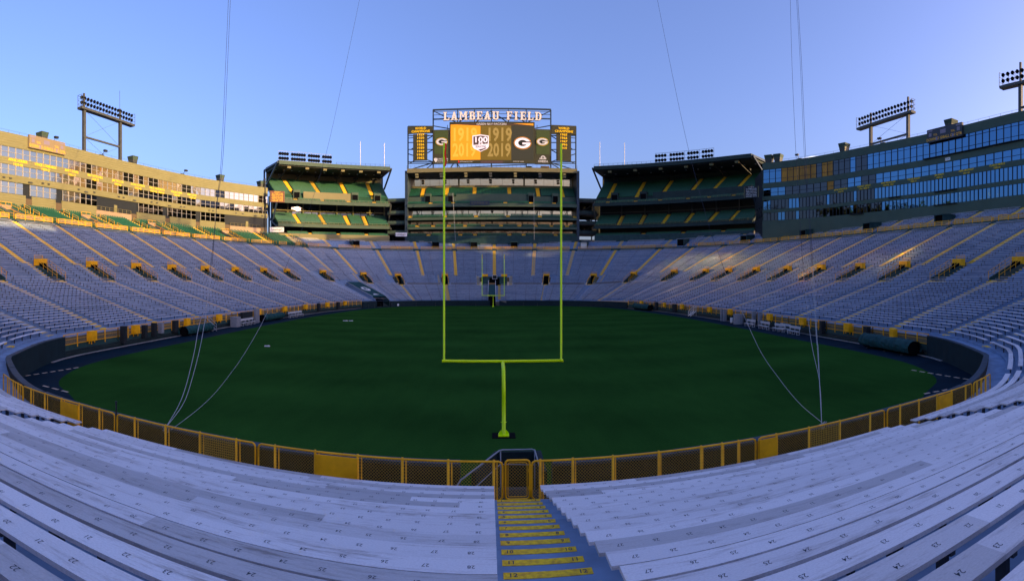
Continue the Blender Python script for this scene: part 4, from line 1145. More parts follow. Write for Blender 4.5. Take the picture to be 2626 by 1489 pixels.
# roof edge rail, small wall-washer lamps
mb = MB()
for a in range(0, int(LB.T) - 3, 3): mb.bar(LB.P(a, -.2, zr), LB.P(a, -.2, zr + .55), .04); mb.bar(LB.P(a, -.2, zr + .55), LB.P(a + 3, -.2, zr + .55), .035)
mb.obj('roof_rail', M['steel'], lb)
def roof_lamp(path, px, z, label):
    t = path.col(px); mb = MB(); mb.bar(path.P(t, -.3, z), path.P(t, .9, z + .9), .08); mb.box(path.P(t, 1.1, z + .95), path.tan(t) * .5, path.nor(t) * .3, (0, 0, .22)); mb.box(path.P(t, -.3, z + .1), path.tan(t) * .7, path.nor(t) * .2, (0, 0, .12))
    tag(mb.obj('roof_spotlight', M['dark']), label, 'lamp', 'small spotlights on the side roofs')
for px, n_ in ((136, 'beside the first rooftop vent'), (262, 'below the tall floodlight frame'), (470, 'between the second and third vents')):
    roof_lamp(LB, px, zr, 'small dark spotlight on the cream left roof edge, ' + n_)
# little scoreboards on both fascias
def fascia_board(path, pa, pc, z0, z1, m, label):
    a, c = path.col(pa), path.col(pc); t = (a + c) / 2
    g = thing('small_scoreboard', label, 'scoreboard', tuple(path.P(t, .2, z0)))
    A, B_ = path.P(a, .3, 0), path.P(c, .3, 0); ex = (B_ - A); L = ex.length; ex = ex / L; nr = Vector((ex.y, -ex.x, 0))
    if nr.dot(path.nor(t)) < 0: nr = -nr
    rd = Vector((-nr.y, nr.x, 0)); ctr = (A + B_) / 2 + Vector((0, 0, (z0 + z1) / 2)); H = z1 - z0
    mb = MB(); mb.box(ctr, rd * L / 2, nr * .28, (0, 0, H / 2)); mb.obj('board', m, g)
    def at(x, y): return ctr + rd * x * L / 2 + nr * .29 + Vector((0, 0, y * H / 2))
    mb = MB()
    for s, x, y in (('DOWN', -.74, -.62), ('TO GO', -.24, -.62), ('BALL ON', .28, -.62), ('QTR', .83, -.62), ('TOL', -.50, .0), ('TOL', .50, .0)): text(mb, s, at(x, y), rd, (0, 0, 1), .62 if y < -.3 else .45, 0, .03)
    mb.obj('lettering', M['amber'], g)
    mb = MB()
    for x, y, w_, h in ((-.82, .72, .15, .22), (.82, .72, .15, .22), (-.80, .15, .08, .55), (.80, .15, .08, .55), (-.42, -.62, .05, .5), (.50, -.62, .05, .5), (-.06, .30, .16, .62)):
        p = at(x, y); mb.face([p + rd * (sx * w_ * L / 2) + Vector((0, 0, sy * h * H / 4)) + nr * .004 for sx, sy in ((-1, -1), (1, -1), (1, 1), (-1, 1))])
    mb.obj('display', mat('dull_lilac_display', (.23, .19, .23), .5), g)
fascia_board(LB, 71, 163, 35.6, 38.4, mat('tan_board', (.24, .185, .10), .7), 'slanting tan scoreboard with orange words on the cream left facade')

# right, shaded building
rb = thing('stand_building', 'long dark olive building in shade along the right side, with four rows of blue windows', 'building', tuple(RB.P(RB.T * .6, 0, 18)))
zr2 = 41.4
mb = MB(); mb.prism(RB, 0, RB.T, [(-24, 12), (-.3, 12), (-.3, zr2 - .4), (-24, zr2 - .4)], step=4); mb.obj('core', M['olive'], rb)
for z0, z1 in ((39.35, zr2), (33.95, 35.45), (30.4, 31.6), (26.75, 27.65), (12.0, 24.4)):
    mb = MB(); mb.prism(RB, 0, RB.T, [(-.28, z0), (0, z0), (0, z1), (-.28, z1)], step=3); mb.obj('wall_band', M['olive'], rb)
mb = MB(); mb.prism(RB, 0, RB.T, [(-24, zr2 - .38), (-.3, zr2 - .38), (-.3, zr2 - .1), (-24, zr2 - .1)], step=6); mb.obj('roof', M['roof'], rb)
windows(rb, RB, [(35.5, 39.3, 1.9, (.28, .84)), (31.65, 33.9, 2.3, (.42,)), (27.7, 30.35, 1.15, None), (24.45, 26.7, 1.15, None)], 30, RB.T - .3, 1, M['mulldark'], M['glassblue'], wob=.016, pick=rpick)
for px, ln in ((2156, ['DAVE ROBINSON', '1963-72']), (2215.7, ['FORREST GREGG', '1956, 1958-70']), (2278, ['MIKE MICHALSKE', '1929-35, 1937']), (2343, ['WILLIE WOOD', '1960-71']), (2409, ['JIM RINGO', '1953-63']), (2478, ['HERB ADDERLEY', '1961-69']), (2557, ['CLARKE HINKLE', '1932-41'])):
    facade_text(rb, RB, ln, px, 0, .42, M['gold'], zc=31.0)
g_ = MB(); t = RB.col(2431); nr = RB.nor(t); ex = Vector((-nr.y, nr.x, 0)); c_ = RB.P(t, .06, 34.55); g_.box(c_, ex * .75, nr * .03, (0, 0, .32)); o_ = g_.obj('small_sign', M['signwhite'], rb)
g_ = MB(); text(g_, 'KOHL', c_ + nr * .034, ex, (0, 0, 1), .34, 0, .01); g_.obj('lettering', M['dark'], rb)
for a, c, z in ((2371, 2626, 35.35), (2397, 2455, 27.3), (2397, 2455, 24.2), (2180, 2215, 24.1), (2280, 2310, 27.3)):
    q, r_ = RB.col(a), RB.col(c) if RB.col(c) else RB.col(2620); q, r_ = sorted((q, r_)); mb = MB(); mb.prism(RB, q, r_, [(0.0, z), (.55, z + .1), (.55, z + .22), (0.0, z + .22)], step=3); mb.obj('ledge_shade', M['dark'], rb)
mb = MB()
for a in range(0, int(RB.T) - 3, 3): mb.bar(RB.P(a, -.2, zr2), RB.P(a, -.2, zr2 + .55), .04); mb.bar(RB.P(a, -.2, zr2 + .55), RB.P(a + 3, -.2, zr2 + .55), .035)
mb.obj('roof_rail', M['steel'], rb)
for px, n_ in ((2049, 'nearest the far corner'), (2262, 'under the floodlight frame')):
    roof_lamp(RB, px, zr2, 'small dark spotlight on the shaded right roof edge, ' + n_)
fascia_board(RB, 2381, 2471, 39.0, 42.0, mat('dark_board', (.05, .055, .06), .6), 'slanting dark scoreboard with orange words on the shaded right facade')

mb = MB(); mb.b(87.6, 110, -60, 6.9, 0, 39.2); tag(mb.obj('north_block', M['olive']), 'plain lower block continuing the shaded right building out of view', 'building')
# rooftop vents: boxes that flare towards the top
def vent(path, px, z, h, wd, label):
    t = path.col(px, -1.5); tn, nr = path.tan(t), path.nor(t)
    g = thing('roof_vent', label, 'vent', tuple(path.P(t, -1.5, z)), 'flared vents on the side roofs')
    A = lambda s, u, zz: path.P(t, -1.5, z + zz) + tn * s + nr * u
    for nm, z0, z1, w0, w1, mm in (('vent_body', 0, .58, .66, .84, M['steel']), ('louvre_head', .58, 1, .84, 1.0, M['olive'])):
        mb = MB(); q = [[A(sx * wd * k / 2, sy * wd * k / 2, h * zz) for sx, sy in ((-1, -1), (1, -1), (1, 1), (-1, 1))] for zz, k in ((z0, w0), (z1, w1))]
        for i in range(4): mb.face([q[0][i], q[0][(i + 1) % 4], q[1][(i + 1) % 4], q[1][i]])
        if z1 == 1:
            mb.face(q[1])
            for j in range(1, 6):
                zz = z0 + (z1 - z0) * j / 6; k = w0 + (w1 - w0) * j / 6 + .02; e = [A(sx * wd * k / 2, sy * wd * k / 2, h * zz) for sx, sy in ((-1, -1), (1, -1), (1, 1), (-1, 1))]
                for i in range(4): mb.bar(e[i], e[(i + 1) % 4], .05)
        mb.obj(nm, mm, g)
for i, px in enumerate((108.5, 340.7, 564.6, 670)):
    d = LB.P(LB.col(px, -1.5), -1.5, 0).xy.length; vent(LB, px, zr - .1, 2.3, 2.15 if i < 3 else 2.4, 'flared metal vent on the cream left roof, %s from the left' % ordw(i + 1))
for i, px in enumerate((2438.7, 2165, 1996, 1973)):
    vent(RB, px, zr2 - .1, 2.5, 2.4, 'flared metal vent on the dark right roof, %s from the right picture edge' % ordw(i + 1))

# floodlight frames on the side roofs
def lamp_head(mb, c, dirn, r=.34):
    dirn = Vector(dirn).normalized(); mb.tube([Vector(c) - dirn * .32, Vector(c) - dirn * .12, Vector(c) + dirn * .14], [.12, r * .8, r], n=10)
    mb.tube([Vector(c) - dirn * .25, Vector(c) - dirn * .25 - Vector((0, 0, .55))], .06, n=6)
def floodlight(L1, L2, zb, zp, ov1, ov2, zc, label, up1=4.0, up2=3.4, cols=18, aim=(1, 0, -.25)):
    g = thing('floodlight_gantry', label, 'floodlight', (L1[0], L1[1], zb), 'floodlight frames on the roofs')
    A, B_ = Vector((*L1, 0)), Vector((*L2, 0)); d = (B_ - A); L = d.length; d /= L; n_ = Vector((-d.y, d.x, 0))
    if n_.dot(Vector(aim)) < 0: n_ = -n_
    for p, hh in ((A, up1), (B_, up2)):
        mb = MB(); mb.bar(p + Vector((0, 0, zb)), p + Vector((0, 0, zp)), .75); mb.bar(p + Vector((0, 0, zp)), p + Vector((0, 0, zp + hh)), .42); mb.obj('mast', M['steel'], g)
    mb = MB(); mb.bar(A + Vector((0, 0, zc)), B_ + Vector((0, 0, zc)), .42); mb.obj('cross_beam', M['steel'], g)
    mb = MB()
    for (p, z0), (q, z1) in (((A, zc), (B_, zp)), ((B_, zc), (A, zp)), ((A, zb), (B_, zc)), ((B_, zb), (A, zc))): mb.bar(p + Vector((0, 0, z0)), q + Vector((0, 0, z1)), .05)
    mb.obj('brace_wire', M['steel'], g)
    P0, P1 = A - d * ov1, B_ + d * ov2; LL = (P1 - P0).length
    mb = MB(); mb.box((P0 + P1) / 2 + Vector((0, 0, zp)), d * LL / 2, n_ * .8, (0, 0, .28)); mb.obj('platform', M['steel'], g)
    mb = MB()
    for i in range(int(LL / 1.6) + 1):
        p = P0 + d * min(LL, i * 1.6) - n_ * .6; mb.bar(p + Vector((0, 0, zp)), p + Vector((0, 0, zp + 3.2)), .08)
    for zz in (.9, 1.9, 3.1): mb.bar(P0 + Vector((0, 0, zp + zz)) - n_ * .6, P1 + Vector((0, 0, zp + zz)) - n_ * .6, .08)
    for e in (P0, P1):
        for zz in (1.1, 2.2, 3.2): mb.bar(e - n_ * .6 + Vector((0, 0, zp + zz)), e + n_ * .8 + Vector((0, 0, zp + zz)), .06)
        mb.bar(e + n_ * .8 + Vector((0, 0, zp)), e + n_ * .8 + Vector((0, 0, zp + 3.2)), .08)
    mb.obj('lamp_rack', M['steel'], g)
    av = (n_ + Vector((0, 0, -.3)))
    for i in range(cols):
        for zz in (1.45, 2.75):
            mb = MB(); lamp_head(mb, P0 + d * (.6 + (LL - 1.2) * i / (cols - 1)) + n_ * .1 + Vector((0, 0, zp + zz)), av, .46); mb.obj('lamp', M['black'], g)
    return g
floodlight((-93, 93.7), (-93, 107.7), 37, 50.4, 1.6, 5.4, 43.4, 'tall two legged floodlight frame standing on the cream left roof')
floodlight((95, 106.2), (95, 92), 40, 49.4, 5.2, 1.9, 44.2, 'two legged floodlight frame standing on the dark right roof', up1=3.4, up2=4.2, aim=(-1, 0, 0))
floodlight((95.5, 59), (95.5, 45), 40, 49.4, 5.0, 3, 44.2, 'floodlight frame cut off by the right picture edge', up1=4.6, aim=(-1, 0, 0))
mb = MB(); p = P(307, 320, 143); mb.bar(p + Vector((0, 0, -3)), p + Vector((0, 0, 9.4)), .07); tag(mb.obj('aerial', M['steel']), 'thin whip aerial beside the right leg of the left floodlight frame', 'aerial')
# ------------------------------------------------------------------ far end stands
LD = Path([(-72.6, 167.6), (-67, 172.2), (-57.8, 179.3), (-47, 185.4), (-37.4, 189.6)], sign=-1, win=4)     # left to right, normal away from the field
RD = Path([(38.0, 188.6), (47.5, 184.0), (57.9, 177.6), (70.5, 166.8), (83.3, 151.6)], sign=-1, win=4)
CD = Path([(-30.8, 190), (31.7, 190)], smooth=False, sign=-1, win=2)
TRANS = [0, 1]
def deck_rows(rows, g, path, t0, t1, aisles, m_deck, seatgap=.55):
    """rows = [(u, z)], chairs and painted stairs"""
    for i, ((u, z), (u2, z2)) in enumerate(zip(rows, rows[1:])): pass
    seats = MB()
    for i, (u, z) in enumerate(rows):
        t = t0 + .4
        while t < t1 - .3:
            if not any(abs(t - a) < .95 for a in aisles): chair_into(seats, path.P(t, u + .45, z), path.tan(t), path.nor(t), w_=.44)
            t += seatgap
    kind(seats.obj('seat_rows', M['seatgreen'], g), 'stuff')
    for a in aisles:
        mb = MB(); tn, nr = path.tan(a), path.nor(a)
        for i, (u, z) in enumerate(rows):
            dz = (rows[i + 1][1] - z) if i + 1 < len(rows) else .5
            for s_ in (0, .5):
                mb.box(path.P(a, u + .18 + .4 * s_, z + dz * s_ - .05), tn * .68, nr * .20, (0, 0, .07)); mb.box(path.P(a, u + .38 + .4 * s_, z + dz * s_ - .1), tn * .68, nr * .2, (0, 0, .05))
        mb.obj('stair_stripe', M['stripe'], g)
def rake(g, path, t0, t1, rows, under, m, name='seating_deck'):
    """stepped slab: rows on top, `under` = lower points (u, z) from back to front"""
    prof = []
    for i, (u, z) in enumerate(rows):
        zp = rows[i - 1][1] if i else under[-1][1]
        prof += [(u, zp), (u, z)]
    prof.append((rows[-1][0] + .9, rows[-1][1]))
    prof += under
    mb = MB(); mb.prism(path, t0, t1, prof, step=4); return mb.obj(name, m, g)
def corner_stand(path, label, sd):
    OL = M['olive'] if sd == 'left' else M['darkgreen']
    g = thing('corner_stand', label, 'grandstand', tuple(path.P(path.T / 2, 0, 20))); t0, t1 = 0, path.T
    # upper deck
    front = [(0, 35.3), (.85, 35.75)]; upper = [(2.6 + .84 * i, 37.7 + .50 * i) for i in range(16)]
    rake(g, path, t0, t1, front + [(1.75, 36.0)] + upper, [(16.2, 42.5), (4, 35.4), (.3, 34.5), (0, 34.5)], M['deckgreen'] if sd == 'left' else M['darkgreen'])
    L = t1 - t0; na = 5 if sd == 'left' else 6
    if sd == 'left': cols = (741, 810, 882, 949); colm = (760, 826, 889, 935, 1004)
    else: cols = (1570, 1643, 1710, 1784, 1842, 1905); colm = (1518, 1592, 1648, 1708, 1768, 1830, 1885)
    def au(px, u): 
        v = path.col(px, u); return v if v is not None else None
    A_ = [a for a in (au(px, 9) for px in cols) if a]
    deck_rows(upper, g, path, t0, t1, A_, None)
    deck_rows(front, g, path, t0, t1, A_, None)
    mb = MB(); mb.prism(path, t0, t1, [(-.18, 34.3), (-.02, 34.3), (-.02, 35.5), (-.18, 35.5)], step=4); mb.obj('parapet', OL, g)
    mid0, mid1 = (.24, .66) if sd == 'left' else (.36, .98)
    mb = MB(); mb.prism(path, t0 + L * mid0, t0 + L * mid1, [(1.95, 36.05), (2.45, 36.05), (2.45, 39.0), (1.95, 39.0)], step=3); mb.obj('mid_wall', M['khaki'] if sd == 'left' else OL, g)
    for f in ((.18, .70, .90) if sd == 'left' else (.12, .30)):
        t = t0 + L * f; tn, nr = path.tan(t), path.nor(t); mb = MB(); mb.box(path.P(t, 3.2, 38.0), tn * 1.3, nr * 1.2, (0, 0, 1.5)); o_ = mb.obj('vomitory', OL, g)
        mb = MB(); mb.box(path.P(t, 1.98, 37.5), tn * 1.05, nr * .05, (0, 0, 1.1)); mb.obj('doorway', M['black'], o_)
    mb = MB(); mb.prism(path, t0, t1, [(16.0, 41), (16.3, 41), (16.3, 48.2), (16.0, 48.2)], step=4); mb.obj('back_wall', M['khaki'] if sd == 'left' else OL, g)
    mb = MB(); mb.prism(path, t0 - .2, t1 + .2, [(-1.2, 47.6), (-1.2, 48.9), (17, 50.0), (17.4, 48.4), (15.9, 48.0), (-.4, 47.55)], step=4); mb.obj('roof', OL, g)
    mb = MB(); mb.prism(path, t0, t1, [(-.3, 47.50), (15.9, 47.94), (15.9, 47.80), (-.3, 47.30)], step=4); mb.obj('soffit', M['dark'], g)
    for i in range(6):
        t = t0 + L * (i + .6) / 6.2; mb = MB(); mb.box(path.P(t, .3, 46.95), path.tan(t) * .65, path.nor(t) * .45, (0, 0, .38)); mb.obj('speaker_box', M['khaki'], g)
        mb = MB(); mb.bar(path.P(t, 1, 47.2), path.P(t, 13, 45.0), .28); mb.box(path.P(t, 10, 46.2), path.tan(t) * .9, path.nor(t) * .5, (0, 0, .3)); mb.obj('roof_truss', M['dark'], g)
    mb = MB()
    for i in range(14):
        t = t0 + L * (i + .5) / 14; mb.box(path.P(t, 8, 47.5), path.tan(t) * .25, path.nor(t) * .25, (0, 0, .08))
    mb.obj('ceiling_lamps', M['white'], g)
    # middle deck
    mid = [(.3 + .85 * i, 27.3 + .48 * i) for i in range(9)]
    rake(g, path, t0, t1, mid, [(9, 29.5), (.3, 26.2)], M['deckgreen'] if sd == 'left' else M['darkgreen'])
    Bm = [a for a in (au(px, 4) for px in colm) if a]
    deck_rows(mid, g, path, t0, t1, Bm, None)
    mb = MB(); mb.prism(path, t0, t1, [(0, 26.0), (.2, 26.0), (.2, 27.2), (0, 27.2)], step=4); mb.obj('parapet', OL, g)
    mb = MB(); mb.prism(path, t0, t1, [(9.2, 22), (9.6, 22), (9.6, 38.5), (9.2, 38.5)], step=4); mb.obj('back_wall', M['dark'], g)
    mb = MB(); mb.bar(path.P(t0 + .5, 8.2, 33.0), path.P(t1 - .5, 8.2, 33.0), .3)
    n = 7
    mb = MB()
    for i in range(n + 1):
        t = t0 + L * i / n; t = min(max(t, .4), L - .4); mb.bar(path.P(t, 8.3, 31.0), path.P(t, 8.3, 37.0), .45)
        if i < n:
            t2 = min(t0 + L * (i + 1) / n, L - .4); k = 3
            for j in range(k): mb.bar(path.P(t + (t2 - t) * j / k, 8.2, 32.9), path.P(t + (t2 - t) * (j + 1) / k, 8.2, 32.9), .28, .35)
    mb.obj('column', M['khaki'] if sd == 'left' else M['steel'], g)
    if sd == 'left':
        # suite glazing at the back of the middle deck
        for i in range(12):
            a, c = t0 + 8 + (L - 12) * i / 12, t0 + 8 + (L - 12) * (i + 1) / 12 - .3
            mb = MB(); mb.face([path.P(a, 9.1, 31.6), path.P(c, 9.1, 31.6), path.P(c, 9.1, 33.8), path.P(a, 9.1, 33.8)]); mb.obj('suite_window', M['glassdark'], g)
        # panes added for the sun glint, tilted apart so it falls off sideways
        pg = glass('sun_catching_glass', (.75, .6, .4), .075)
        for k in range(-2, 3):
            ct = P(763 + k * 6.4, 535 + k * .5, 184 + k * .25); view = (Vector((0, 0, ZC)) - ct).normalized(); nrm = (view + sdir).normalized()
            nrm = Matrix.Rotation(R((abs(k) ** 1.2) * 6.5 * (1 if k > 0 else -1)), 3, 'Z') @ nrm
            ex = Vector((-nrm.y, nrm.x, 0)).normalized(); ey = nrm.cross(ex); hh = .62 - .10 * abs(k)
            mb = MB(); mb.face([ct + ex * x * .42 + ey * y * hh for x, y in ((-1, -1), (1, -1), (1, 1), (-1, 1))]); mb.obj('glint_pane', pg, g)
    # lower suites and base band
    low = [(.6 + .8 * i, 23.2 + .35 * i) for i in range(3)]
    rake(g, path, t0, t1, low, [(6, 21), (.6, 21)], M['deckgrey'])
    deck_rows(low, g, path, t0 + (4 if sd == 'left' else 0), t1, [t0 + L * f for f in (.3, .55, .8)], None)
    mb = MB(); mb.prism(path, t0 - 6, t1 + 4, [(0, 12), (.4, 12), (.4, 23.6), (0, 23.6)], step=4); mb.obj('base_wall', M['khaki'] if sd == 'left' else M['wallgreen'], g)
    mb = MB(); railing(mb, path, t0, t1, -.1, lambda t: 27.2, .6, 1.6, mm=None, th=.06); railing(mb, path, t0, t1, -.1, lambda t: 35.5, .6, 1.6, mm=None, th=.06); mb.obj('front_rail', M['khaki'], g)
    # end frame
    for e, out_ in ((t0, -1), (t1, 1)):
        mb = MB(); off = path.tan(e) * out_ * .5
        for a, c in (((-1, 48.2), (17, 49)), ((17, 49), (17, 20)), ((0, 34.6), (17, 44)), ((0, 34.6), (10, 22)), ((10, 22), (10, 38)), ((-1, 48.2), (13, 43)), ((17, 44), (10, 30)), ((0, 26), (10, 30))):
            mb.bar(path.P(e, *a) + off, path.P(e, *c) + off, .5)
        mb.obj('end_frame', M['bluesteel'] if (sd == 'left') == (out_ < 0) else M['steel'], g)
    return g
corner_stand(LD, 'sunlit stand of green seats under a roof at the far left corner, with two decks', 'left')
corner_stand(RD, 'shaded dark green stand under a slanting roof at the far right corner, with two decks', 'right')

# floodlight racks on those roofs
def roof_rack(path, pa, pc, zb, m, label, groups):
    a, c = path.col(pa, -.6) or 0.0, path.col(pc, -.6); a, c = sorted((a, c)); g = thing('floodlight_rack', label, 'floodlight', tuple(path.P((a + c) / 2, -.6, zb)))
    mb = MB(); n = 8
    for i in range(n + 1):
        t = a + (c - a) * i / n; mb.bar(path.P(t, -.4, zb - .2), path.P(t, -.4, zb + 3.5), .08)
        if i < n:
            t2 = a + (c - a) * (i + 1) / n
            for zz in (.2, 1.1, 2.2, 3.45): mb.bar(path.P(t, -.4, zb + zz), path.P(t2, -.4, zb + zz), .08)
    mb.bar(path.P(a, -.4, zb + .1), path.P(a, 3, zb + .1), .15)
    mb.obj('rack', m, g)
    tot = sum(groups) + len(groups) - 1; i = 0
    for gi, k in enumerate(groups):
        for j in range(k):
            t = a + (c - a) * (i + .5) / tot; i += 1
            for zz in (.85, 2.45):
                mb = MB(); lamp_head(mb, path.P(t, -.75, zb + zz), -path.nor(t) + Vector((0, 0, -.3)), .58); mb.obj('lamp', M['black'], g)
        i += 1
roof_rack(LD, 704, 850, 48.9, mat('weathered_pale_steel', (.34, .33, .30), .6), 'pale rack of round floodlights on the sunlit far left roof', (4, 6, 5, 4))
roof_rack(RD, 1680, 1830, 48.9, M['bluesteel'], 'dark rack of round floodlights on the shaded far right roof', (4, 5, 4, 4))
for px, y0, path, lab in ((924, 362, LD, 'tall thin white pole on the far left roof, the one nearer the floodlights'), (985.5, 367, LD, 'tall thin white pole at the right end of the far left roof'), (1538, 364, RD, 'tall thin white pole at the left end of the far right roof'), (1601.5, 366, RD, 'tall thin white pole on the far right roof, the one nearer the floodlights')):
    t = path.col(px, 0); p = path.P(t, 0, 48.8); z1 = ZC + (YH - y0) * p.xy.length / F
    mb = MB(); mb.tube([p, Vector((p.x, p.y, z1))], .11, n=8); mb.tube([p, p + Vector((0, 0, .3))], .2, n=8); tag(mb.obj('white_pole', M['white']), lab, 'pole', 'white poles on the far roofs')
mb = MB(); railing(mb, LD, LD.T * .52, LD.T, -.4, lambda t: 48.9, .9, 1.8, mm=None, th=.05); railing(mb, RD, 0, RD.T * .42, -.4, lambda t: 48.9, .9, 1.8, mm=None, th=.05)
tag(mb.obj('roof_edge_rail', M['bluesteel']), 'thin blue grey handrails on the edges of the two far corner roofs', 'railing')

# boards that name past coaches hang at the outer ends of the two stands
def name_board(c, wd, ht, m, mt, label, lines):
    c = Vector(c); n_ = (Vector((0, 60, c.z)) - c); n_.z = 0; n_.normalize(); ex = Vector((-n_.y, n_.x, 0))
    g = thing('name_board', label, 'sign', tuple(c)); mb = MB(); mb.box(c, ex * wd / 2, n_ * .2, (0, 0, ht / 2)); mb.obj('board', m, g)
    mb = MB(); 
    for sg in (-1, 1): mb.bar(c + ex * sg * (wd / 2 + .1) - Vector((0, 0, ht / 2)), c + ex * sg * (wd / 2 + .1) + Vector((0, 0, ht / 2)), .2)
    mb.obj('board_edge', M['khaki'], g)
    mb = MB(); k = len(lines)
    for i, s in enumerate(lines): text(mb, s, c + n_ * .215 + Vector((0, 0, ht * (.40 - .8 * i / (k - 1)))), ex, (0, 0, 1), ht * .075, 0, .01, width=wd * (.80 if i else .42))
    mb.obj('lettering', mt, g)
nm = ['IN HONOR OF', 'ALL FORMER PLAYERS', 'WHO WORE THE', 'GREEN AND GOLD', 'AND BUILT THE TEAM', 'OVER THE YEARS', 'FROM 1919']
name_board(P(711, 504, 172), 4.7, 3.7, mat('reddish_brown_board', (.15, .055, .03), .6), M['gold'], 'reddish brown board of gold lines hanging at the far left corner', nm)
name_board(P(1927, 492, 150), 4.0, 3.3, M['led'], M['white'], 'black board of pale lines hanging beside the dark right hand building', nm)
def banner(c, wd, ht, label):
    c = Vector(c); n_ = (Vector((0, 0, c.z)) - c).normalized(); ex = Vector((-n_.y, n_.x, 0)); g = thing('banner', label, 'banner', tuple(c))
    mb = MB(); mb.box(c, ex * wd / 2, n_ * .06, (0, 0, ht / 2)); mb.obj('cloth', M['white'], g)
    mb = MB(); text(mb, "Leinenkugel's", c + n_ * .07, ex, (0, 0, 1), ht * .42, 0, .012, width=wd * .8); mb.obj('lettering', mat('brown_script', (.12, .06, .04), .7), g)
banner(P(710, 588.5, 166), 4.5, 1.55, 'white banner with dark lettering left of the far left stand')
banner(P(1029, 601, 186), 4.1, 1.35, 'white banner with dark lettering in the gap left of the central stand')

# ------------------------------------------------------------------ central stand
cs = thing('central_stand', 'tall central stand of stacked balconies carrying the big scoreboard', 'grandstand', (0, 192, 20))
W0, W1 = 0, CD.T
def cprism(nm, prof, m, a=W0, c=W1): 
    mb = MB(); mb.prism(CD, a, c, prof, step=8); return mb.obj(nm, m, cs)
cprism('top_beam', [(-.6, 46.6), (-.6, 48.1), (12, 48.4), (12, 47.6), (0, 46.6)], M['khaki'], -.6, W1 + .6)
cprism('soffit', [(0, 46.55), (9.5, 46.9), (9.5, 47.3), (0, 46.58)], M['dark'])
for x, m_ in ((8.3, 1), (25.7, 1), (43.3, 1)):
    pass
for i in range(7):
    a = 3.5 + i * (W1 - 5.5) / 6.3; mb = MB(); mb.box(CD.P(a, .2, 46.0), (.55, 0, 0), (0, .4, 0), (0, 0, .34)); mb.box(CD.P(a + .05, .4, 45.1), (.5, 0, 0), (0, .4, 0), (0, 0, .36)); mb.obj('speaker_box', M['khaki'] if i % 2 == 0 else M['steel'], cs)
# club glazing
edges = [0, 18.5, 43.5, W1]
for a, c in zip(edges, edges[1:]):
    n = max(1, int((c - a) / 3.6))
    for i in range(n):
        x, y = a + (c - a) * i / n, a + (c - a) * (i + 1) / n; j = rnd.uniform(-.02, .02); mb = MB()
        mb.face([CD.P(x, 9.2 + j, 43.2), CD.P(y, 9.2 - j, 43.2), CD.P(y, 9.0 - j, 47.0), CD.P(x, 9.0 + j, 47.0)]); mb.bar(CD.P(x, 9.1, 43.2), CD.P(x, 9.0, 47), .06, m=1); mb.obj('club_window', [M['glass'], M['mulldark']], cs)
    mb = MB(); mb.bar(CD.P(c, 8.7, 43.2), CD.P(c, 8.6, 47), .55); mb.obj('column', M['khaki'], cs)
cprism('club_sill', [(8.4, 41.8), (8.4, 43.2), (9.6, 43.2), (9.6, 41.8)], M['khaki'])
upr = [(2.8 + .56 * i, 38.2 + .42 * i) for i in range(10)]
rake(cs, CD, W0, W1, [(0, 35.0), (.8, 35.4), (1.7, 35.5)] + upr, [(9.6, 41), (9.6, 36), (.2, 34.0), (0, 34.0)], M['darkgreen'])
cols_u = (1084.5, 1146, 1217, 1306, 1379, 1441); AU = [CD.col(px, 6) for px in cols_u]
AF = [CD.col(px, .5) for px in (1104, 1162, 1226, 1296, 1362, 1421)]
deck_rows(upr, cs, CD, W0, W1, AU, None); deck_rows([(0, 35.0), (.8, 35.4)], cs, CD, W0, W1, AF, None)
cprism('mid_wall', [(1.9, 35.5), (1.9, 38.9), (2.3, 38.9), (2.3, 35.5)], M['olive'], 18, 44)
cprism('mid_wall', [(1.9, 35.5), (1.9, 38.0), (2.3, 38.0), (2.3, 35.5)], M['olive'], 0, 18)
cprism('mid_wall', [(1.9, 35.5), (1.9, 38.0), (2.3, 38.0), (2.3, 35.5)], M['olive'], 44, W1)
for px in (1097, 1156, 1362, 1424):
    a = CD.col(px, 1.8); mb = MB(); mb.box(CD.P(a, 2.4, 37.3), (1.15, 0, 0), (0, 1.0, 0), (0, 0, 1.9)); o_ = mb.obj('vomitory', M['olive'], cs); mb = MB(); mb.box(CD.P(a, 1.38, 36.9), (.9, 0, 0), (0, .05, 0), (0, 0, 1.3)); mb.obj('doorway', M['black'], o_)
cprism('parapet', [(-.2, 33.9), (-.2, 35.15), (0, 35.15), (0, 33.9)], M['olive'])
mb = MB(); mb.b(-7.6, -.5, 189.55, 189.7, 34.4, 35.9); mb.obj('score_strip', M['bluesteel'], cs)
mb = MB()
for x in (-7.2, -6.2, -5.2, -4.2, -3.2, -2.0): mb.b(x, x + .8, 189.5, 189.54, 34.8, 35.5)
mb.obj('strip_panel', M['steel'], cs)
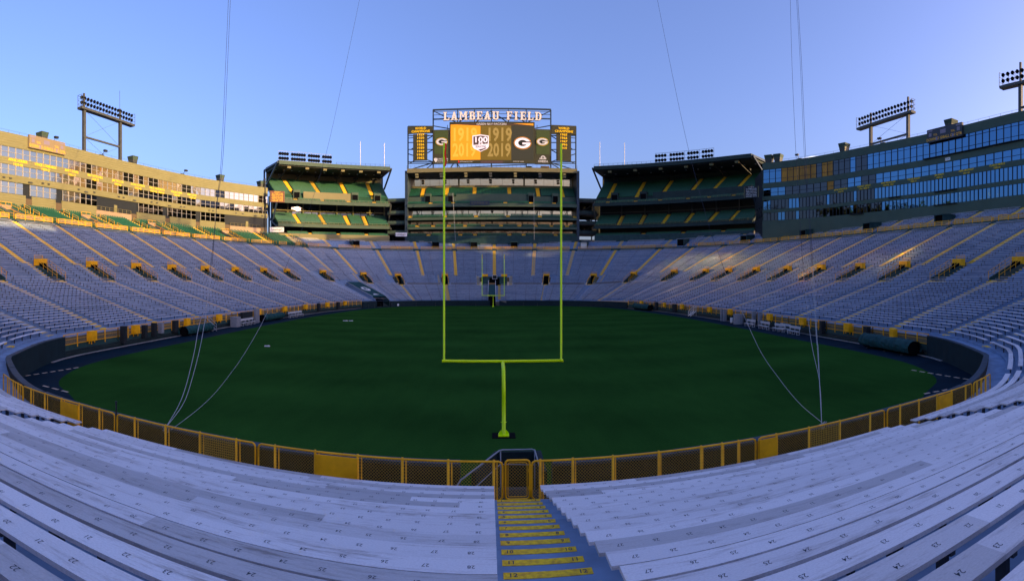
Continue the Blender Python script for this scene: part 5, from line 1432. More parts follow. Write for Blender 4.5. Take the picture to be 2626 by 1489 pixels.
# three balconies
def balcony(z, rows, back, glaz, na, lab, cols):
    rr = [(.1 + .8 * i, z + .1 + .38 * i) for i in range(rows)]
    rake(cs, CD, W0, W1, rr, [(9, z - .3), (0, z - .8)], M['darkgreen'])
    deck_rows(rr, cs, CD, W0, W1, [CD.col(px, 1) for px in cols], None)
    cprism('parapet', [(-.2, z - .75), (-.2, z + .12), (-.05, z + .12), (-.05, z - .75)], M['wallgreen'] if z < 25 else M['olive'])
    n = 14
    for i in range(n):
        x, y = W1 * i / n, W1 * (i + 1) / n; mb = MB(); mb.face([CD.P(x + .1, back, z + 1.2), CD.P(y - .1, back, z + 1.2), CD.P(y - .1, back - .05, z + glaz), CD.P(x + .1, back - .05, z + glaz)]); mb.bar(CD.P(x, back - .05, z), CD.P(x, back - .05, z + glaz), .12, m=1); mb.obj('suite_window', [M['glass'], M['mulldark']], cs)
    mb = MB(); railing(mb, CD, W0, W1, -.12, lambda t: z + .12, .7, 1.5, mm=None, th=.05); mb.obj('front_rail', M['olive'], cs)
balcony(29.9, 3, 6.5, 3.6, 0, '', (1052, 1141, 1221, 1303, 1384.5, 1474))
balcony(26.5, 2, 5.0, 2.4, 0, '', (1070, 1111, 1151, 1192.5, 1238.5, 1285, 1332, 1374, 1414, 1454))
balcony(23.2, 2, 5.0, 2.2, 0, '', (1099, 1180.5, 1218, 1306, 1343, 1425))
cprism('back_wall', [(9.6, 20), (9.6, 42), (10, 42), (10, 20)], M['dark'])
cprism('base_wall', [(0, 12), (0, 22.5), (.4, 22.5), (.4, 12)], M['wallgreen'], -6, W1 + 6)
for i in range(11):
    a = 3 + i * (W1 - 6) / 10
    for z in (29.3, 33.5): mb = MB(); mb.bar(CD.P(a - .5, 4.4, z - .1), CD.P(a, 4.6, z - 1.2), .15); mb.bar(CD.P(a + .5, 4.4, z - .1), CD.P(a, 4.6, z - 1.2), .15); mb.bar(CD.P(a, 4.6, z - 1.2), CD.P(a, 4.6, z - 2.9), .3); mb.obj('column', M['steel'], cs)
for sx in (-1, 1):
    x = -31.2 if sx < 0 else 32.1; mb = MB(); mb.b(x - .5, x + .5, 190, 202, 20, 47.5); mb.obj('end_wall', M['bluesteel'], cs)
# stair links in the gaps beside it
for x0, x1, sd in ((-38.6, -31.8, 'left'), (32.7, 39.6, 'right')):
    g = thing('stair_link', 'open dark stair landings in the gap %s of the central stand' % sd, 'stairs', ((x0 + x1) / 2, 194, 20))
    for z in (36.6, 32.0, 28.2, 24.6):
        mb = MB(); mb.b(x0, x1, 191.5, 200, z - .5, z); mb.obj('landing', M['dark'], g)
        mb = MB(); mb.b(x0 + .1, x1 - .1, 191.3, 191.45, z - .1, z + 1.0); mb.obj('parapet', M['olive'] if sd == 'left' else M['darkgreen'], g)
    mb = MB(); mb.bar((x0, 192, 24.6), (x1, 198, 28.2), .6); mb.bar((x1, 192, 28.2), (x0, 198, 32), .6); mb.bar((x0, 192, 32), (x1, 198, 36.6), .6); mb.obj('stair_flight', M['dark'], g)
    for x in (x0 + .6, x1 - .6): mb = MB(); mb.b(x - .2, x + .2, 199, 199.4, 18, 37.5); mb.obj('column', M['bluesteel'], g)
    if sd == 'left': mb = MB(); mb.b(x0 - 6, x1, 199.5, 199.8, 18, 36.5); mb.obj('back_wall', M['dark'], g)
    else: mb = MB(); mb.b(x0, x1 + 6, 199.5, 199.8, 30.5, 36.5); mb.b(x0, x1 + 6, 199.5, 199.8, 25.6, 28.0); mb.b(x0, x1 + 6, 199.5, 199.8, 18, 22.8); mb.obj('back_wall', M['dark'], g)

# ------------------------------------------------------------------ scoreboard
SY = 193.0
def S(px, py, dy=0.0): p = PY(px, py, SY); return Vector((p.x, SY + dy, p.z))
sb = thing('scoreboard', 'huge scoreboard with a gold and black screen above the central stand', 'scoreboard', (0, SY, 48))
def panel(nm, x0, x1, y0, y1, dy, th, m, parent=sb):
    a, c = S(x0, y1), S(x1, y0); mb = MB(); mb.b(a.x, c.x, SY + dy, SY + dy + th, a.z, c.z); return mb.obj(nm, m, parent)
boardm = mat('scoreboard_olive', (.050, .050, .024), .7, noise=.08, scale=.3)
ms = panel('main_board', 1152.7, 1371, 312.8, 418.5, 0, 1.2, boardm)
k = 6.0
def e_mat(n, c): return mat(n, c, .5, emit=c, es=.0)
goldS = mat('screen_gold', (.55, .20, .01), .5, emit=(.9, .33, .006), es=.22)
goldT = mat('screen_gold_figures', (.60, .27, .03), .5, emit=(1, .45, .045), es=.22)
oliveS = mat('screen_olive', (.10, .065, .01), .5, emit=(.16, .10, .004), es=.22)
oliveT = mat('screen_olive_figures', (.20, .14, .04), .5, emit=(.34, .22, .05), es=.24)
blackS = mat('screen_dark', (.03, .03, .02), .5, emit=(.05, .045, .02), es=.15)
whiteS = mat('screen_white', (.6, .52, .55), .5, emit=(.9, .76, .82), es=.22)
scr = panel('screen', 1155.4, 1368.2, 317, 410.5, -.06, .06, blackS, ms)
def rect(nm, x0, x1, y0, y1, dy, m): return panel(nm, x0, x1, y0, y1, dy, .02, m, ms)
rect('screen_field', 1155.5, 1232, 318.5, 410.4, -.085, goldS); rect('screen_field', 1232.1, 1311, 322, 410.4, -.085, oliveS)
mb = MB(); mb.poly([S(1155.5, 318.4, -.11), S(1368, 318.4, -.11), S(1368, 323, -.11), S(1280, 320, -.11), S(1232, 322.5, -.11), S(1155.5, 318.5, -.11)], (0, .02, 0)); mb.poly([S(1156, 317, -.12), S(1316, 317, -.12), S(1316, 322, -.12), S(1240, 322, -.12)], (0, .015, 0)); mb.obj('screen_header', mat('screen_brown', (.05, .03, .015), .5, emit=(.06, .03, .015), es=.3), ms)
mb = MB(); mb.poly([S(1316, 313.9 + 3, -.13), S(1367.8, 317, -.13), S(1367.8, 322, -.13)], (0, .02, 0)); mb.obj('screen_flash', goldS, ms)
EX, EZ = Vector((1, 0, 0)), Vector((0, 0, 1))
def stext(s, px, py, hpx, m, parent, dy=-.14, bold=.0, wpx=None, nm='lettering'):
    mb = MB(); kk = SY / F; text(mb, s, S(px, py, dy), EX, EZ, hpx * kk, 0, bold, width=wpx * kk if wpx else None); return mb.obj(nm, m, parent)
stext('GREEN BAY PACKERS', 1260.5, 318.2, 5.2, M['white'], ms, -.16, .012, 77)
for (x, m_) in ((1190.5, goldT), (1280, oliveT)):
    stext('1919', x, 346.5, 34, m_, ms, -.10, .03, 60); stext('2019', x, 386, 34, m_, ms, -.11, .03, 60)
mb = MB()
sh = [(1211.5, 348), (1232.5, 345), (1253.5, 348), (1253.5, 376), (1249, 381.5), (1232.5, 389), (1216, 381.5), (1211.5, 376)]
mb.poly([S(x, y, -.16) for x, y in sh], (0, .02, 0))
mb.obj('shield', whiteS, ms)
brownS = mat('screen_brown_ink', (.05, .03, .025), .5, emit=(.07, .035, .025), es=.3)
mb = MB(); mb.poly([S(x, y, -.18) for x, y in ((1214, 350.3), (1232.5, 347.7), (1251, 350.3), (1251, 368.5), (1214, 372))], (0, .015, 0)); mb.poly([S(x, y, -.18) for x, y in ((1226, 384), (1248, 378.5), (1246.5, 381), (1232.5, 387.3))], (0, .015, 0)); mb.obj('shield_field', brownS, ms)
stext('100', 1232.5, 359, 14.5, whiteS, ms, -.20, .03, 32); stext('SEASONS', 1232.8, 376, 6.2, brownS, ms, -.19, .01, 27)
darkS = mat('screen_black_ink', (.02, .022, .014), .5)
def gmark(parent, px, py, apx, bpx, m):
    kk = SY / F; mb = MB(); oval_g(mb, S(px, py, -.22), EX, EZ, apx * kk, bpx * kk, (0, 1, 2), (0, -.012, 0)); return mb.obj('oval_emblem', m, parent)
gmark(ms, 1340, 367, 22.5, 16, [goldS, darkS, whiteS]); gmark(ms, 1232.8, 368, 6, 4, [whiteS, brownS, whiteS])
for x0, x1, px, d in ((1109.7, 1152.5, 1132.7, 0), (1371.3, 1413.3, 1391, 0)):
    sp = panel('side_board', x0, x1, 331.7, 419.5, .1, 1.0, boardm)
    a, c = S(x0 + 4, 395), S(x1 - 4, 334); mb = MB(); mb.b(a.x, c.x, SY + .04, SY + .1, a.z, c.z); mb.obj('side_screen', mat('side_screen_green', (.04, .05, .012), .5, emit=(.03, .04, .008), es=.3), sp)
    gmark(sp, px, 363.5, 15.8, 10.4, [M['gold'], darkS, M['white']])
stext('CONCORDIA', 1134.5, 407.6, 4.2, M['white'], sb, -.0, .01, 29); stext('UNIVERSITY', 1134.5, 412.5, 3.2, M['white'], sb, 0, .0, 29); stext('W I S C O N S I N', 1134.5, 416.3, 1.8, M['white'], sb, 0, 0, 28)
mb = MB(); mb.poly([S(x, y, .0) for x, y in ((1113, 406), (1117.5, 404.5), (1122, 406), (1122, 411), (1117.5, 416.5), (1113, 411))], (0, .02, 0)); mb.obj('crest', M['white'], sb)
stext('ONEIDA', 1392.5, 413.8, 5.4, M['white'], sb, 0, .02, 26)
mb = MB()
for i in range(5): mb.poly([S(1385 + i * 3.6 + 1.5 * math.cos(q * .785), 406.5 + 2.2 * math.sin(q * .785), 0) for q in range(8)], (0, .02, 0))
for q in range(8):
    a0, a1 = math.pi * q / 8, math.pi * (q + 1) / 8; mb.poly([S(1392.5 + r_ * math.cos(t_), 404.5 - r_ * math.sin(t_) * .9, 0) for r_, t_ in ((3.5, a0), (6.2, a0), (6.2, a1), (3.5, a1))], (0, .02, 0))
mb.obj('sponsor_mark', M['white'], sb)
stext('MITSUBISHI ELECTRIC', 1196, 414.4, 2.4, M['white'], ms, -.02, .005, 33); stext('DIAMOND VISION', 1329.5, 414, 2.4, M['white'], ms, -.02, .005, 27)
mb = MB(); mb.poly([S(x, y, -.02) for x, y in ((1174, 416), (1176.5, 411.5), (1179, 416))], (0, .015, 0)); mb.obj('sponsor_mark', M['red'], ms)
rect('ticker', 1232, 1290, 412, 418, -.05, brownS)
for sd, x0, x1, c0, c1, tx, yrs in (('left', 1045.5, 1109, 1059, 1095.4, 1078, ['1929', '1930', '1931', '1936', '1939', '1944', '1961', '1962']), ('right', 1414, 1478, 1427, 1465, 1445.5, ['1965', '1966', '1967', '1996', '2010'])):
    wb = panel('champions_board', x0, x1, 322, 342.5, .3, .5, boardm)
    a, c = S(c0, 411.5), S(c1, 342.5); mb = MB(); mb.b(a.x, c.x, SY + .3, SY + .8, a.z, c.z); mb.obj('year_column', boardm, wb)
    stext('WORLD', tx + (.5 if sd == 'left' else 1), 328.6, 5.8, M['gold'], wb, .27, .035, 29); stext('CHAMPIONS', tx + (.5 if sd == 'left' else 1), 336.2, 5.8, M['gold'], wb, .27, .035, 48)
    for i, y in enumerate(yrs): stext(y, tx, 344.8 + i * 8.55, 5.4, M['gold'], wb, .27, .035, 18)
# steelwork
mb = MB()
def sbar(x0, y0, x1, y1, w_=.35, dy=1.3): mb.bar(S(x0, y0, dy), S(x1, y1, dy), w_)
for x in (1110, 1173, 1217, 1260, 1304, 1350, 1413): sbar(x, 279, x, 316)
sbar(1109, 279, 1414, 278, .5); sbar(1109, 303, 1414, 302, .4); sbar(1109, 292, 1414, 291, .15); sbar(1109, 284, 1414, 283.5, .12)
for a, c in ((1110, 1173), (1260, 1217), (1217, 1173), (1260, 1304), (1304, 1350), (1413, 1350)): sbar(a, 281, c, 313, .3)
mb.obj('top_truss', M['bluesteel'], sb)
mb = MB()
for x in (1045, 1110, 1413.5, 1478): sbar(x, 322 if x in (1045, 1478) else 279, x, 440, .45)
for sg, o_, i_ in ((1, 1045, 1110), (-1, 1478, 1413.5)):
    for y in (321, 345, 363, 381, 413, 417): sbar(o_, y, i_, y, .28)
    sbar(i_, 345, o_ + sg * 8, 381, .3); sbar(i_, 381, o_ + sg * 4, 417, .3); sbar(o_, 352, i_ - sg * 6, 345, .22); sbar(o_, 392, i_, 413, .3); sbar(o_ + sg * 2, 434, i_, 415, .35)
sbar(1110, 320, 1155, 328, .3); sbar(1413, 319, 1370, 327, .3); sbar(1147, 318, 1147, 331, .2); sbar(1378, 318, 1378, 331, .2)
mb.obj('side_truss', M['bluesteel'], sb)
mb = MB()
for x in (1110, 1172, 1260, 1350, 1413.5): sbar(x, 416, x, 434, .4)
sbar(1152, 433, 1162, 418, .35); sbar(1172, 418, 1182, 433, .35); sbar(1110, 416, 1090, 433, .3); sbar(1413, 416, 1440, 433, .3); sbar(1180, 428, 1350, 420, .3); sbar(1045, 433, 1478, 433, .3)
mb.obj('base_truss', M['bluesteel'], sb)
mb = MB()
class QB:
    @staticmethod
    def P(t, u, z): return Vector((t, SY - 2.6, z))
railing(mb, QB, -31, 31.8, 0, lambda t: 48.3, 1.1, 1.5, mm=None, th=.05); mb.obj('walkway_rail', M['bluesteel'], sb)
for a, c, m_ in ((1353, 1366, M['khaki']), (1390, 1412, M['brick'])):
    p, q = S(a, 433, 4), S(c, 420, 4); mb = MB(); mb.b(p.x, q.x, SY + 4, SY + 6, p.z, q.z); mb.obj('plant_box', m_, sb)
# big roof letters with slab serifs
def serif_letter(ch):
    """strokes on a 6 x 8 grid as convex polygons"""
    r_ = lambda x0, y0, x1, y1: [(x0, y0), (x1, y0), (x1, y1), (x0, y1)]
    stem = lambda x: [r_(x, 0, x + 1.7, 8), r_(x - .6, 0, x + 2.3, 1.0), r_(x - .6, 7.0, x + 2.3, 8)]
    if ch == 'L': return stem(.8) + [r_(2, 0, 5.6, 1.1), r_(4.8, 0, 5.6, 2.6)]
    if ch == 'I': return stem(1.5)
    if ch in 'EF': return stem(.8) + [r_(2, 6.9, 5.4, 8), r_(4.7, 5.8, 5.4, 8), r_(2, 3.6, 4.4, 4.6), r_(3.7, 3.0, 4.4, 5.2)] + ([r_(2, 0, 5.6, 1.1), r_(4.9, 0, 5.6, 2.4)] if ch == 'E' else [])
    if ch == 'A': return [[(.6, 0), (2.2, 0), (3.9, 8), (2.6, 8)], [(4.1, 0), (5.9, 0), (4.0, 8), (2.6, 8)], r_(1.4, 2.0, 4.8, 3.0), r_(0, 0, 2.6, .9), r_(3.6, 0, 6.5, .9)]
    if ch == 'M': return [r_(.7, 0, 2.0, 8), r_(5.6, 0, 7.2, 8), [(1.0, 8), (2.4, 8), (4.4, 2.6), (3.5, 2.6)], [(5.4, 8), (6.8, 8), (4.4, 2.6), (3.5, 2.6)], r_(0, 0, 2.6, .9), r_(5.0, 0, 7.9, .9), r_(0, 7.1, 2, 8), r_(6, 7.1, 7.9, 8)]
    if ch == 'U': return [r_(.6, 1.6, 2.3, 8), r_(4.2, 1.6, 5.7, 8), r_(0, 7.1, 2.9, 8), r_(3.6, 7.1, 6.3, 8), [(.6, 1.7), (2.3, 1.7), (2.9, 1.1), (2.9, 0), (1.5, .3)], [(5.7, 1.7), (4.2, 1.7), (3.6, 1.1), (3.6, 0), (4.8, .3)], r_(2.8, 0, 3.7, 1.1)]
    if ch == 'B': return stem(.8) + [r_(2, 6.9, 4.2, 8), r_(2, 3.6, 4.3, 4.7), r_(2, 0, 4.4, 1.1), [(4.1, 8), (5.3, 7.3), (5.3, 5.2), (4.1, 4.4), (4.1, 5.2), (3.9, 6.9)], [(4.2, 4.5), (5.7, 3.6), (5.7, 1.0), (4.3, 0), (4.0, 1.1), (4.0, 3.6)]]
    if ch == 'D': return stem(.8) + [r_(2, 6.9, 3.8, 8), r_(2, 0, 3.8, 1.1), [(3.7, 8), (5.4, 7.0), (6.2, 5.2), (6.2, 2.8), (5.4, 1.0), (3.7, 0), (3.7, 1.1), (4.4, 2.2), (4.4, 5.8), (3.7, 6.9)]]
    return []
WID = {'L': 5.6, 'I': 4.7, 'E': 5.6, 'F': 5.4, 'A': 6.5, 'M': 7.9, 'U': 6.3, 'B': 5.7, 'D': 6.2}
word = 'LAMBEAU FIELD'; gap_ = 1.35; tot = sum(WID.get(c, 4.2) for c in word) + gap_ * (len(word) - 1)
XL, XR = S(1137.3, 0).x, S(1388, 0).x; kx = (XR - XL) / tot; x = XL; zb = S(1260, 308.3).z; kz = (S(1260, 287).z - zb) / 8
for ch in word:
    if ch != ' ':
        o1 = MB(); o2 = MB()
        for i, pl in enumerate(serif_letter(ch)):
            e = .0
            o1.poly([(x + a * kx, SY - .75 - .002 * i, zb + b_ * kz) for a, b_ in pl], (0, .25, 0))
            cx_ = sum(a for a, _ in pl) / len(pl); cy_ = sum(b_ for _, b_ in pl) / len(pl)
            o2.poly([(x + (a + (.28 if a > cx_ else -.28)) * kx, SY - .50 - .002 * i, zb + (b_ + (.24 if b_ > cy_ else -.24)) * kz) for a, b_ in pl], (0, .2, 0))
        lt = o1.obj('roof_letter', M['signwhite'], sb); o2.obj('letter_edge', M['letteredge'], lt)
    x += (WID.get(ch, 4.2) + gap_) * kx

# link added to block low sun through the right corner gap; twin at left
for pa, pb, nm, hi in (((77.4, 131.5), (84.8, 152.2), 'right', 30.0), ((-73.0, 157.6), (-77.5, 164.2), 'left', 34.0)):
    g = thing('added_corner_link', 'added dark trussed link between the %s side building and the %s corner stand' % (nm, nm), 'building', (pa[0], pa[1], 12))
    a, c = Vector((*pa, 0)), Vector((*pb, 0)); dd = (c - a).normalized(); n_ = Vector((-dd.y, dd.x, 0)) * .2
    def slab(z0, z1, m, name, k0=0, k1=1):
        p, q = a.lerp(c, k0), a.lerp(c, k1); mb = MB(); mb.box((p + q) / 2 + Vector((0, 0, (z0 + z1) / 2)), (q - p) / 2, n_, (0, 0, (z1 - z0) / 2)); mb.obj(name, m, g)
    slab(12, hi - 3.4, M['dark'], 'lower_wall'); slab(hi, 41, M['dark'], 'upper_wall')
    mb = MB()
    for i in range(6):
        p = a.lerp(c, i / 6); q = a.lerp(c, (i + 1) / 6); mb.bar(p + Vector((0, 0, hi - 3.5)), q + Vector((0, 0, hi + .1)), .35); mb.bar(q + Vector((0, 0, hi - 3.5)), p + Vector((0, 0, hi + .1)), .35); mb.bar(p + Vector((0, 0, hi - 3.5)), p + Vector((0, 0, hi)), .5)
    mb.obj('truss', M['dark'], g)
# ------------------------------------------------------------------ goal posts
def goal(x, y, sgn, label, rib):
    """sgn = direction of the base from the crossbar along Y"""
    g = thing('goal_post', label, 'goal post', (x, y + sgn * 1.98, 0))
    pts = [(x, y + sgn * 1.98, .02), (x, y + sgn * 1.98, 1.75)]
    for k in range(1, 9):
        a = R(90 * k / 8); pts.append((x, y + sgn * (1.98 - 1.15 * (1 - math.cos(a))), 1.75 + 1.20 * math.sin(a)))
    pts.append((x, y + sgn * .05, 2.97))
    mb = MB(); mb.tube(pts, .088, n=14); mb.obj('gooseneck', M['lime'], g, smooth=True)
    mb = MB(); mb.tube([(x - 2.97, y, 3.05), (x + 2.97, y, 3.05)], .0725 if y < 60 else .10, n=14); mb.obj('crossbar', M['lime'], g, smooth=True)
    for sx in (-1, 1):
        mb = MB(); mb.tube([(x + sx * 2.87, y, 3.05), (x + sx * 2.87, y, 13.72)], .052 if y < 60 else .075, n=12); up = mb.obj('upright', M['lime'], g, smooth=True)
        if sx in rib:
            mb = MB(); z = 13.70; n = 8; off = .062
            for i in range(n):
                wv = lambda i: .02 * math.sin(i * 1.3)
                mb.face([(x + sx * 2.87 + .04 + off * 0 + wv(i), y - .06, z - i * .14), (x + sx * 2.87 + .115 + wv(i), y - .05, z - i * .14), (x + sx * 2.87 + .115 + wv(i + 1), y - .05, z - (i + 1) * .14), (x + sx * 2.87 + .04 + wv(i + 1), y - .06, z - (i + 1) * .14)])
            mb.obj('wind_ribbon', M['red'], up)
    b = (x, y + sgn * 1.98)
    mb = MB(); mb.b(b[0] - .24, b[0] + .24, b[1] - .24, b[1] + .24, .03, .07)
    for sx in (-1, 1): mb.poly([(b[0] + sx * .08, b[1] - .015, .07), (b[0] + sx * .23, b[1] - .015, .07), (b[0] + sx * .21, b[1] - .015, .17), (b[0] + sx * .08, b[1] - .015, .30)], (0, .03, 0))
    mb.obj('base_plate', M['lime'], g)
    mb = MB(); mb.b(b[0] - .52, b[0] + .52, b[1] - .42, b[1] + .42, .0, .03); mb.obj('ground_box', M['black'], g)
    mb = MB()
    for sx in (-1, 1): mb.tube([(b[0] + sx * .08, b[1], .62), (b[0] + sx * .13, b[1], .62)], .02, n=6)
    mb.obj('bolt', M['lime'], g)
goal(.576, 25.4, -1, 'big near lime yellow goal post with a red ribbon on one upright', (-1,))
goal(.576, 135.1, 1, 'distant lime yellow goal post in front of the far end wall', (-1, 1))

# ------------------------------------------------------------------ hoisting ropes
def rope(pts, r, m, label, grp):
    P3 = [P(*q) for q in pts]; out_ = []
    n = len(P3)
    for i in range(n - 1):
        p0, p1, p2, p3 = P3[max(i - 1, 0)], P3[i], P3[i + 1], P3[min(i + 2, n - 1)]
        for k in range(8):
            t = k / 8; out_.append(.5 * (2 * p1 + (p2 - p0) * t + (2 * p0 - 5 * p1 + 4 * p2 - p3) * t * t + (3 * p1 - p0 - 3 * p2 + p3) * t ** 3))
    out_.append(P3[-1]); rr = [r * (0.8 + .018 * p.length) for p in out_]
    k = max(i for i, p in enumerate(out_) if p.z < ZC + .4) + 1
    g = thing('net_rope', label, 'rope', tuple(out_[0]), grp)
    mb = MB(); mb.tube(out_[:k + 1], rr[:k + 1], n=6); mb.obj('rope_tail', M['rope'], g)
    mb = MB(); mb.tube(out_[k:], rr[k:], n=6); mb.obj('rope_upper_dark', M['ropedark'], g); return g  # upper stretch of the same rope, in the darkened colour
gl = 'net ropes tied to the near fence'
rope([(424, 1097, 17.0), (457.5, 1040, 18.6), (478, 985, 20.5), (498.7, 899.7, 24), (512, 829, 28), (539, 731, 34), (556, 520, 46), (568, 400, 54), (578, 180, 70), (587, -30, 86)], .011, M['rope'], 'leftmost of the two pale ropes rising from the knot on the left fence', gl)
rope([(425, 1096, 17.0), (467, 1040, 18.6), (487, 990, 20.5), (511, 899.7, 24), (524, 829.6, 28), (533.7, 751.7, 33), (557, 520, 46), (572, 400, 54), (583, 180, 70), (592, -30, 86)], .011, M['rope'], 'right hand one of the two pale ropes rising from the knot on the left fence', gl)
rope([(440, 1100, 17.2), (446, 1096, 17.6), (518, 1040, 20), (570, 985, 23), (631, 899.7, 28), (681.7, 808, 35), (720, 715, 42), (776, 583, 54), (794, 533, 58), (821, 447, 66), (847, 350, 75), (884, 180, 92), (928, -30, 112)], .008, M['rope'], 'thin rope slanting from the left fence over the field to the upper sky', gl)
rope([(2108, 1088, 17.0), (2107, 1080, 17.3), (2101.6, 973, 21), (2098, 892, 25), (2095, 860, 27), (2088, 731, 35), (2075.6, 540, 46), (2066, 396, 56), (2055, 150, 74), (2044, -30, 88)], .010, M['rope'], 'rightmost pale rope rising from the knot on the right fence', gl)
rope([(2107, 1086, 17.0), (2101, 973, 21), (2096, 892, 25), (2093, 860, 27), (2085, 731, 35), (2072.6, 540, 46), (2062.5, 396, 56), (2051.6, 150, 74), (2041, -30, 88)], .008, M['rope'], 'pale rope close beside the rightmost one above the right fence', gl)
rope([(2107, 1087, 17.0), (2101, 975, 21), (2078, 860, 26), (2060.6, 698, 36), (2050, 540, 46), (2039, 352, 59), (2030.5, 150, 74), (2026, -30, 88)], .009, M['rope'], 'middle pale rope parting left from the pair above the right fence', gl)
rope([(2106, 1086, 17.0), (2104, 1080, 17.2), (2050, 1033.5, 19.5), (2000, 973, 23), (1950, 900, 28), (1909, 812, 34), (1876, 740, 40), (1842.4, 650, 48), (1813, 561, 57), (1762.6, 370, 75), (1722, 180, 94), (1680, -30, 116)], .009, M['rope'], 'pale rope slanting left from the right fence across the field to the sky', gl)
def knot(px, py, label):
    c = P(px, py, 17.0) ; mb = MB()
    for k in range(5):
        a = [c + Vector((rnd.uniform(-.16, .16), rnd.uniform(-.06, .06), rnd.uniform(-.13, .10))) for _ in range(5)]; mb.tube(a, .012, n=5)
    for k in range(2):
        mb.tube([c + Vector((-.1 + .2 * k, 0, .05)), c + Vector((-.14 + .22 * k, -.05, -.12)), c + Vector((-.05 + .2 * k, -.03, -.30))], .014, m=1, n=5)
    tag(mb.obj('rope_knot', [M['rope'], M['dark']]), label, 'rope')
knot(424, 1100, 'tangled grey rope knot on the top rail of the long left fence section'); knot(2110, 1089, 'tangled grey rope knot on the top rail of the right fence section')
# thin cables hanging down in front of the central stand
for x, y0, x1, y1, lab in ((1161, 495, 1168, 617, 'faint vertical cable in front of the central stand, left of the near right upright'), (1369, 495, 1370, 615, 'faint vertical cable before the central stand near its right portal')):
    mb = MB(); mb.bar(P(x, y0, 185), P(x1, y1, 183), .07); tag(mb.obj('hanging_cable', M['rope']), lab, 'cable')

# ------------------------------------------------------------------ things along the sidelines
def at_wall(px, u): 
    t = OUT.col(px, u); return t, OUT.P(t, u, 0), OUT.tan(t), OUT.nor(t)
def cabinet(px, u, w_, d, h, m, label, z0=0, name='cabinet', cat='cabinet', cap=True):
    t, p, tn, nr = at_wall(px, u); mb = MB(); mb.box(p + Vector((0, 0, z0 + h / 2)), tn * w_ / 2, nr * d / 2, (0, 0, h / 2))
    if cap: mb.box(p + Vector((0, 0, z0 + h + .03)), tn * (w_ / 2 + .03), nr * (d / 2 + .03), (0, 0, .03)); mb.box(p - nr * (d / 2 + .012) + Vector((0, 0, z0 + h * .5)), tn * w_ * .38, nr * .012, (0, 0, h * .38))
    return tag(mb.obj(name, m), label, cat)
for px, w_, h, z0, m, lab in ((317, .62, 1.75, .35, 'dark', 'tall black speaker cabinet against the left sideline wall, before the second yellow box'), (371, .55, 1.35, .55, 'dark', 'black speaker cabinet right of the second yellow box on the left'), (395, .5, 1.5, .5, 'dark', 'slim black cabinet left of the grey one on the left sideline'), (413, .6, 1.15, .75, 'greybox', 'grey cabinet on the left sideline wall between black ones'), (449, .75, 1.35, .6, 'dark', 'black cabinet beside the end of the nearer green tarpaulin roll on the left'), (817, .8, 1.6, .4, 'dark', 'black cabinet far along the left sideline, before the last two yellow boxes'), (867, .9, 1.5, .4, 'dark', 'black cabinet farthest along the left sideline')):
    cabinet(px, -.34, w_, .5, h, M[m], lab, z0, 'speaker_cabinet')
for px, w_, h, z0, m, lab in ((1683, 1.0, 1.7, .3, 'dark', 'black cabinet beside the far tarpaulin roll on the right'), (1730, 1.4, 1.6, .3, 'dark', 'broad black cabinet between two yellow boxes on the far right sideline'), (1852, .55, 2.0, 0, 'greybox', 'first of two grey slotted stands on the right sideline'), (1858.5, .5, 2.0, 0, 'greybox', 'second of two grey slotted stands on the right sideline'), (1933, .6, 1.9, .2, 'greybox', 'grey upright cabinet behind the white benches on the right, left one'), (1949, .65, 1.9, .2, 'greybox', 'grey upright cabinet behind the white benches on the right, right one'), (2109, .6, 1.5, .45, 'dark', 'black cabinet left of the third yellow box on the near right sideline'), (2223, .7, 1.5, .45, 'dark', 'black cabinet at the end of the large green roll on the right')):
    cabinet(px, -.34 if z0 else -.9, w_, .5, h, M[m], lab, z0, 'speaker_cabinet')
cabinet(604, -1.1, 1.3, 1.1, 1.45, M['greybox'], 'square grey cabinet on the left track beside white benches', 0, 'storage_cabinet')
t, p, tn, nr = at_wall(1894, -1.3); mb = MB(); mb.tube([p, p + Vector((0, 0, 1.45))], .85, n=14); mb.tube([p + Vector((0, 0, 1.45)), p + Vector((0, 0, 1.55))], .9, n=14); tag(mb.obj('round_cabinet', M['greybox']), 'round grey drum cabinet at the head of the white benches on the right', 'cabinet')
t, p, tn, nr = at_wall(1876, -1.2); mb = MB(); mb.tube([p, p + Vector((0, 0, .2)), p + Vector((0, 0, .75)), p + Vector((0, 0, .8))], [.2, .24, .24, .16], n=12); tag(mb.obj('white_bin', M['white']), 'small white bin left of the round grey drum', 'bin')
def roll(pa, pc, u, r, label):
    t0, t1 = sorted((OUT.col(pa, u), OUT.col(pc, u))); g = thing('tarp_roll', label, 'tarpaulin roll', tuple(OUT.P((t0 + t1) / 2, u, 0)))
    n = 16; mb = MB(); rings = []
    for i in range(n + 1):
        t = t0 + (t1 - t0) * i / n; c = OUT.P(t, u, 0); nr = OUT.nor(t); rr = r * (1 + rnd.uniform(-.09, .07)); ring_ = []
        for k in range(15):
            a = R(-35 + k * 250 / 14); ring_.append(c - nr * math.cos(a) * rr * (1.05 + rnd.uniform(-.07, .06)) + Vector((0, 0, r * .92 + math.sin(a) * rr * (.92 + rnd.uniform(-.04, .04)))))
        rings.append(ring_)
    for i in range(n):
        for k in range(14): mb.face([rings[i][k], rings[i + 1][k], rings[i + 1][k + 1], rings[i][k + 1]])
    mb.obj('tarpaulin', M['tarp'], g, smooth=False)
    mb = MB(); mb.tube([OUT.P(t0 + .12, u, r * .9), OUT.P((t0 + t1) / 2, u, r * .9), OUT.P(t1 - .12, u, r * .9)], r * .82, n=16); mb.obj('drum', M['black'], g)
    for f in (.15, .5, .85):
        t = t0 + (t1 - t0) * f; mb = MB(); mb.box(OUT.P(t, u, .06), OUT.tan(t) * .12, OUT.nor(t) * r * .9, (0, 0, .06)); mb.obj('skid', M['dark'], g)
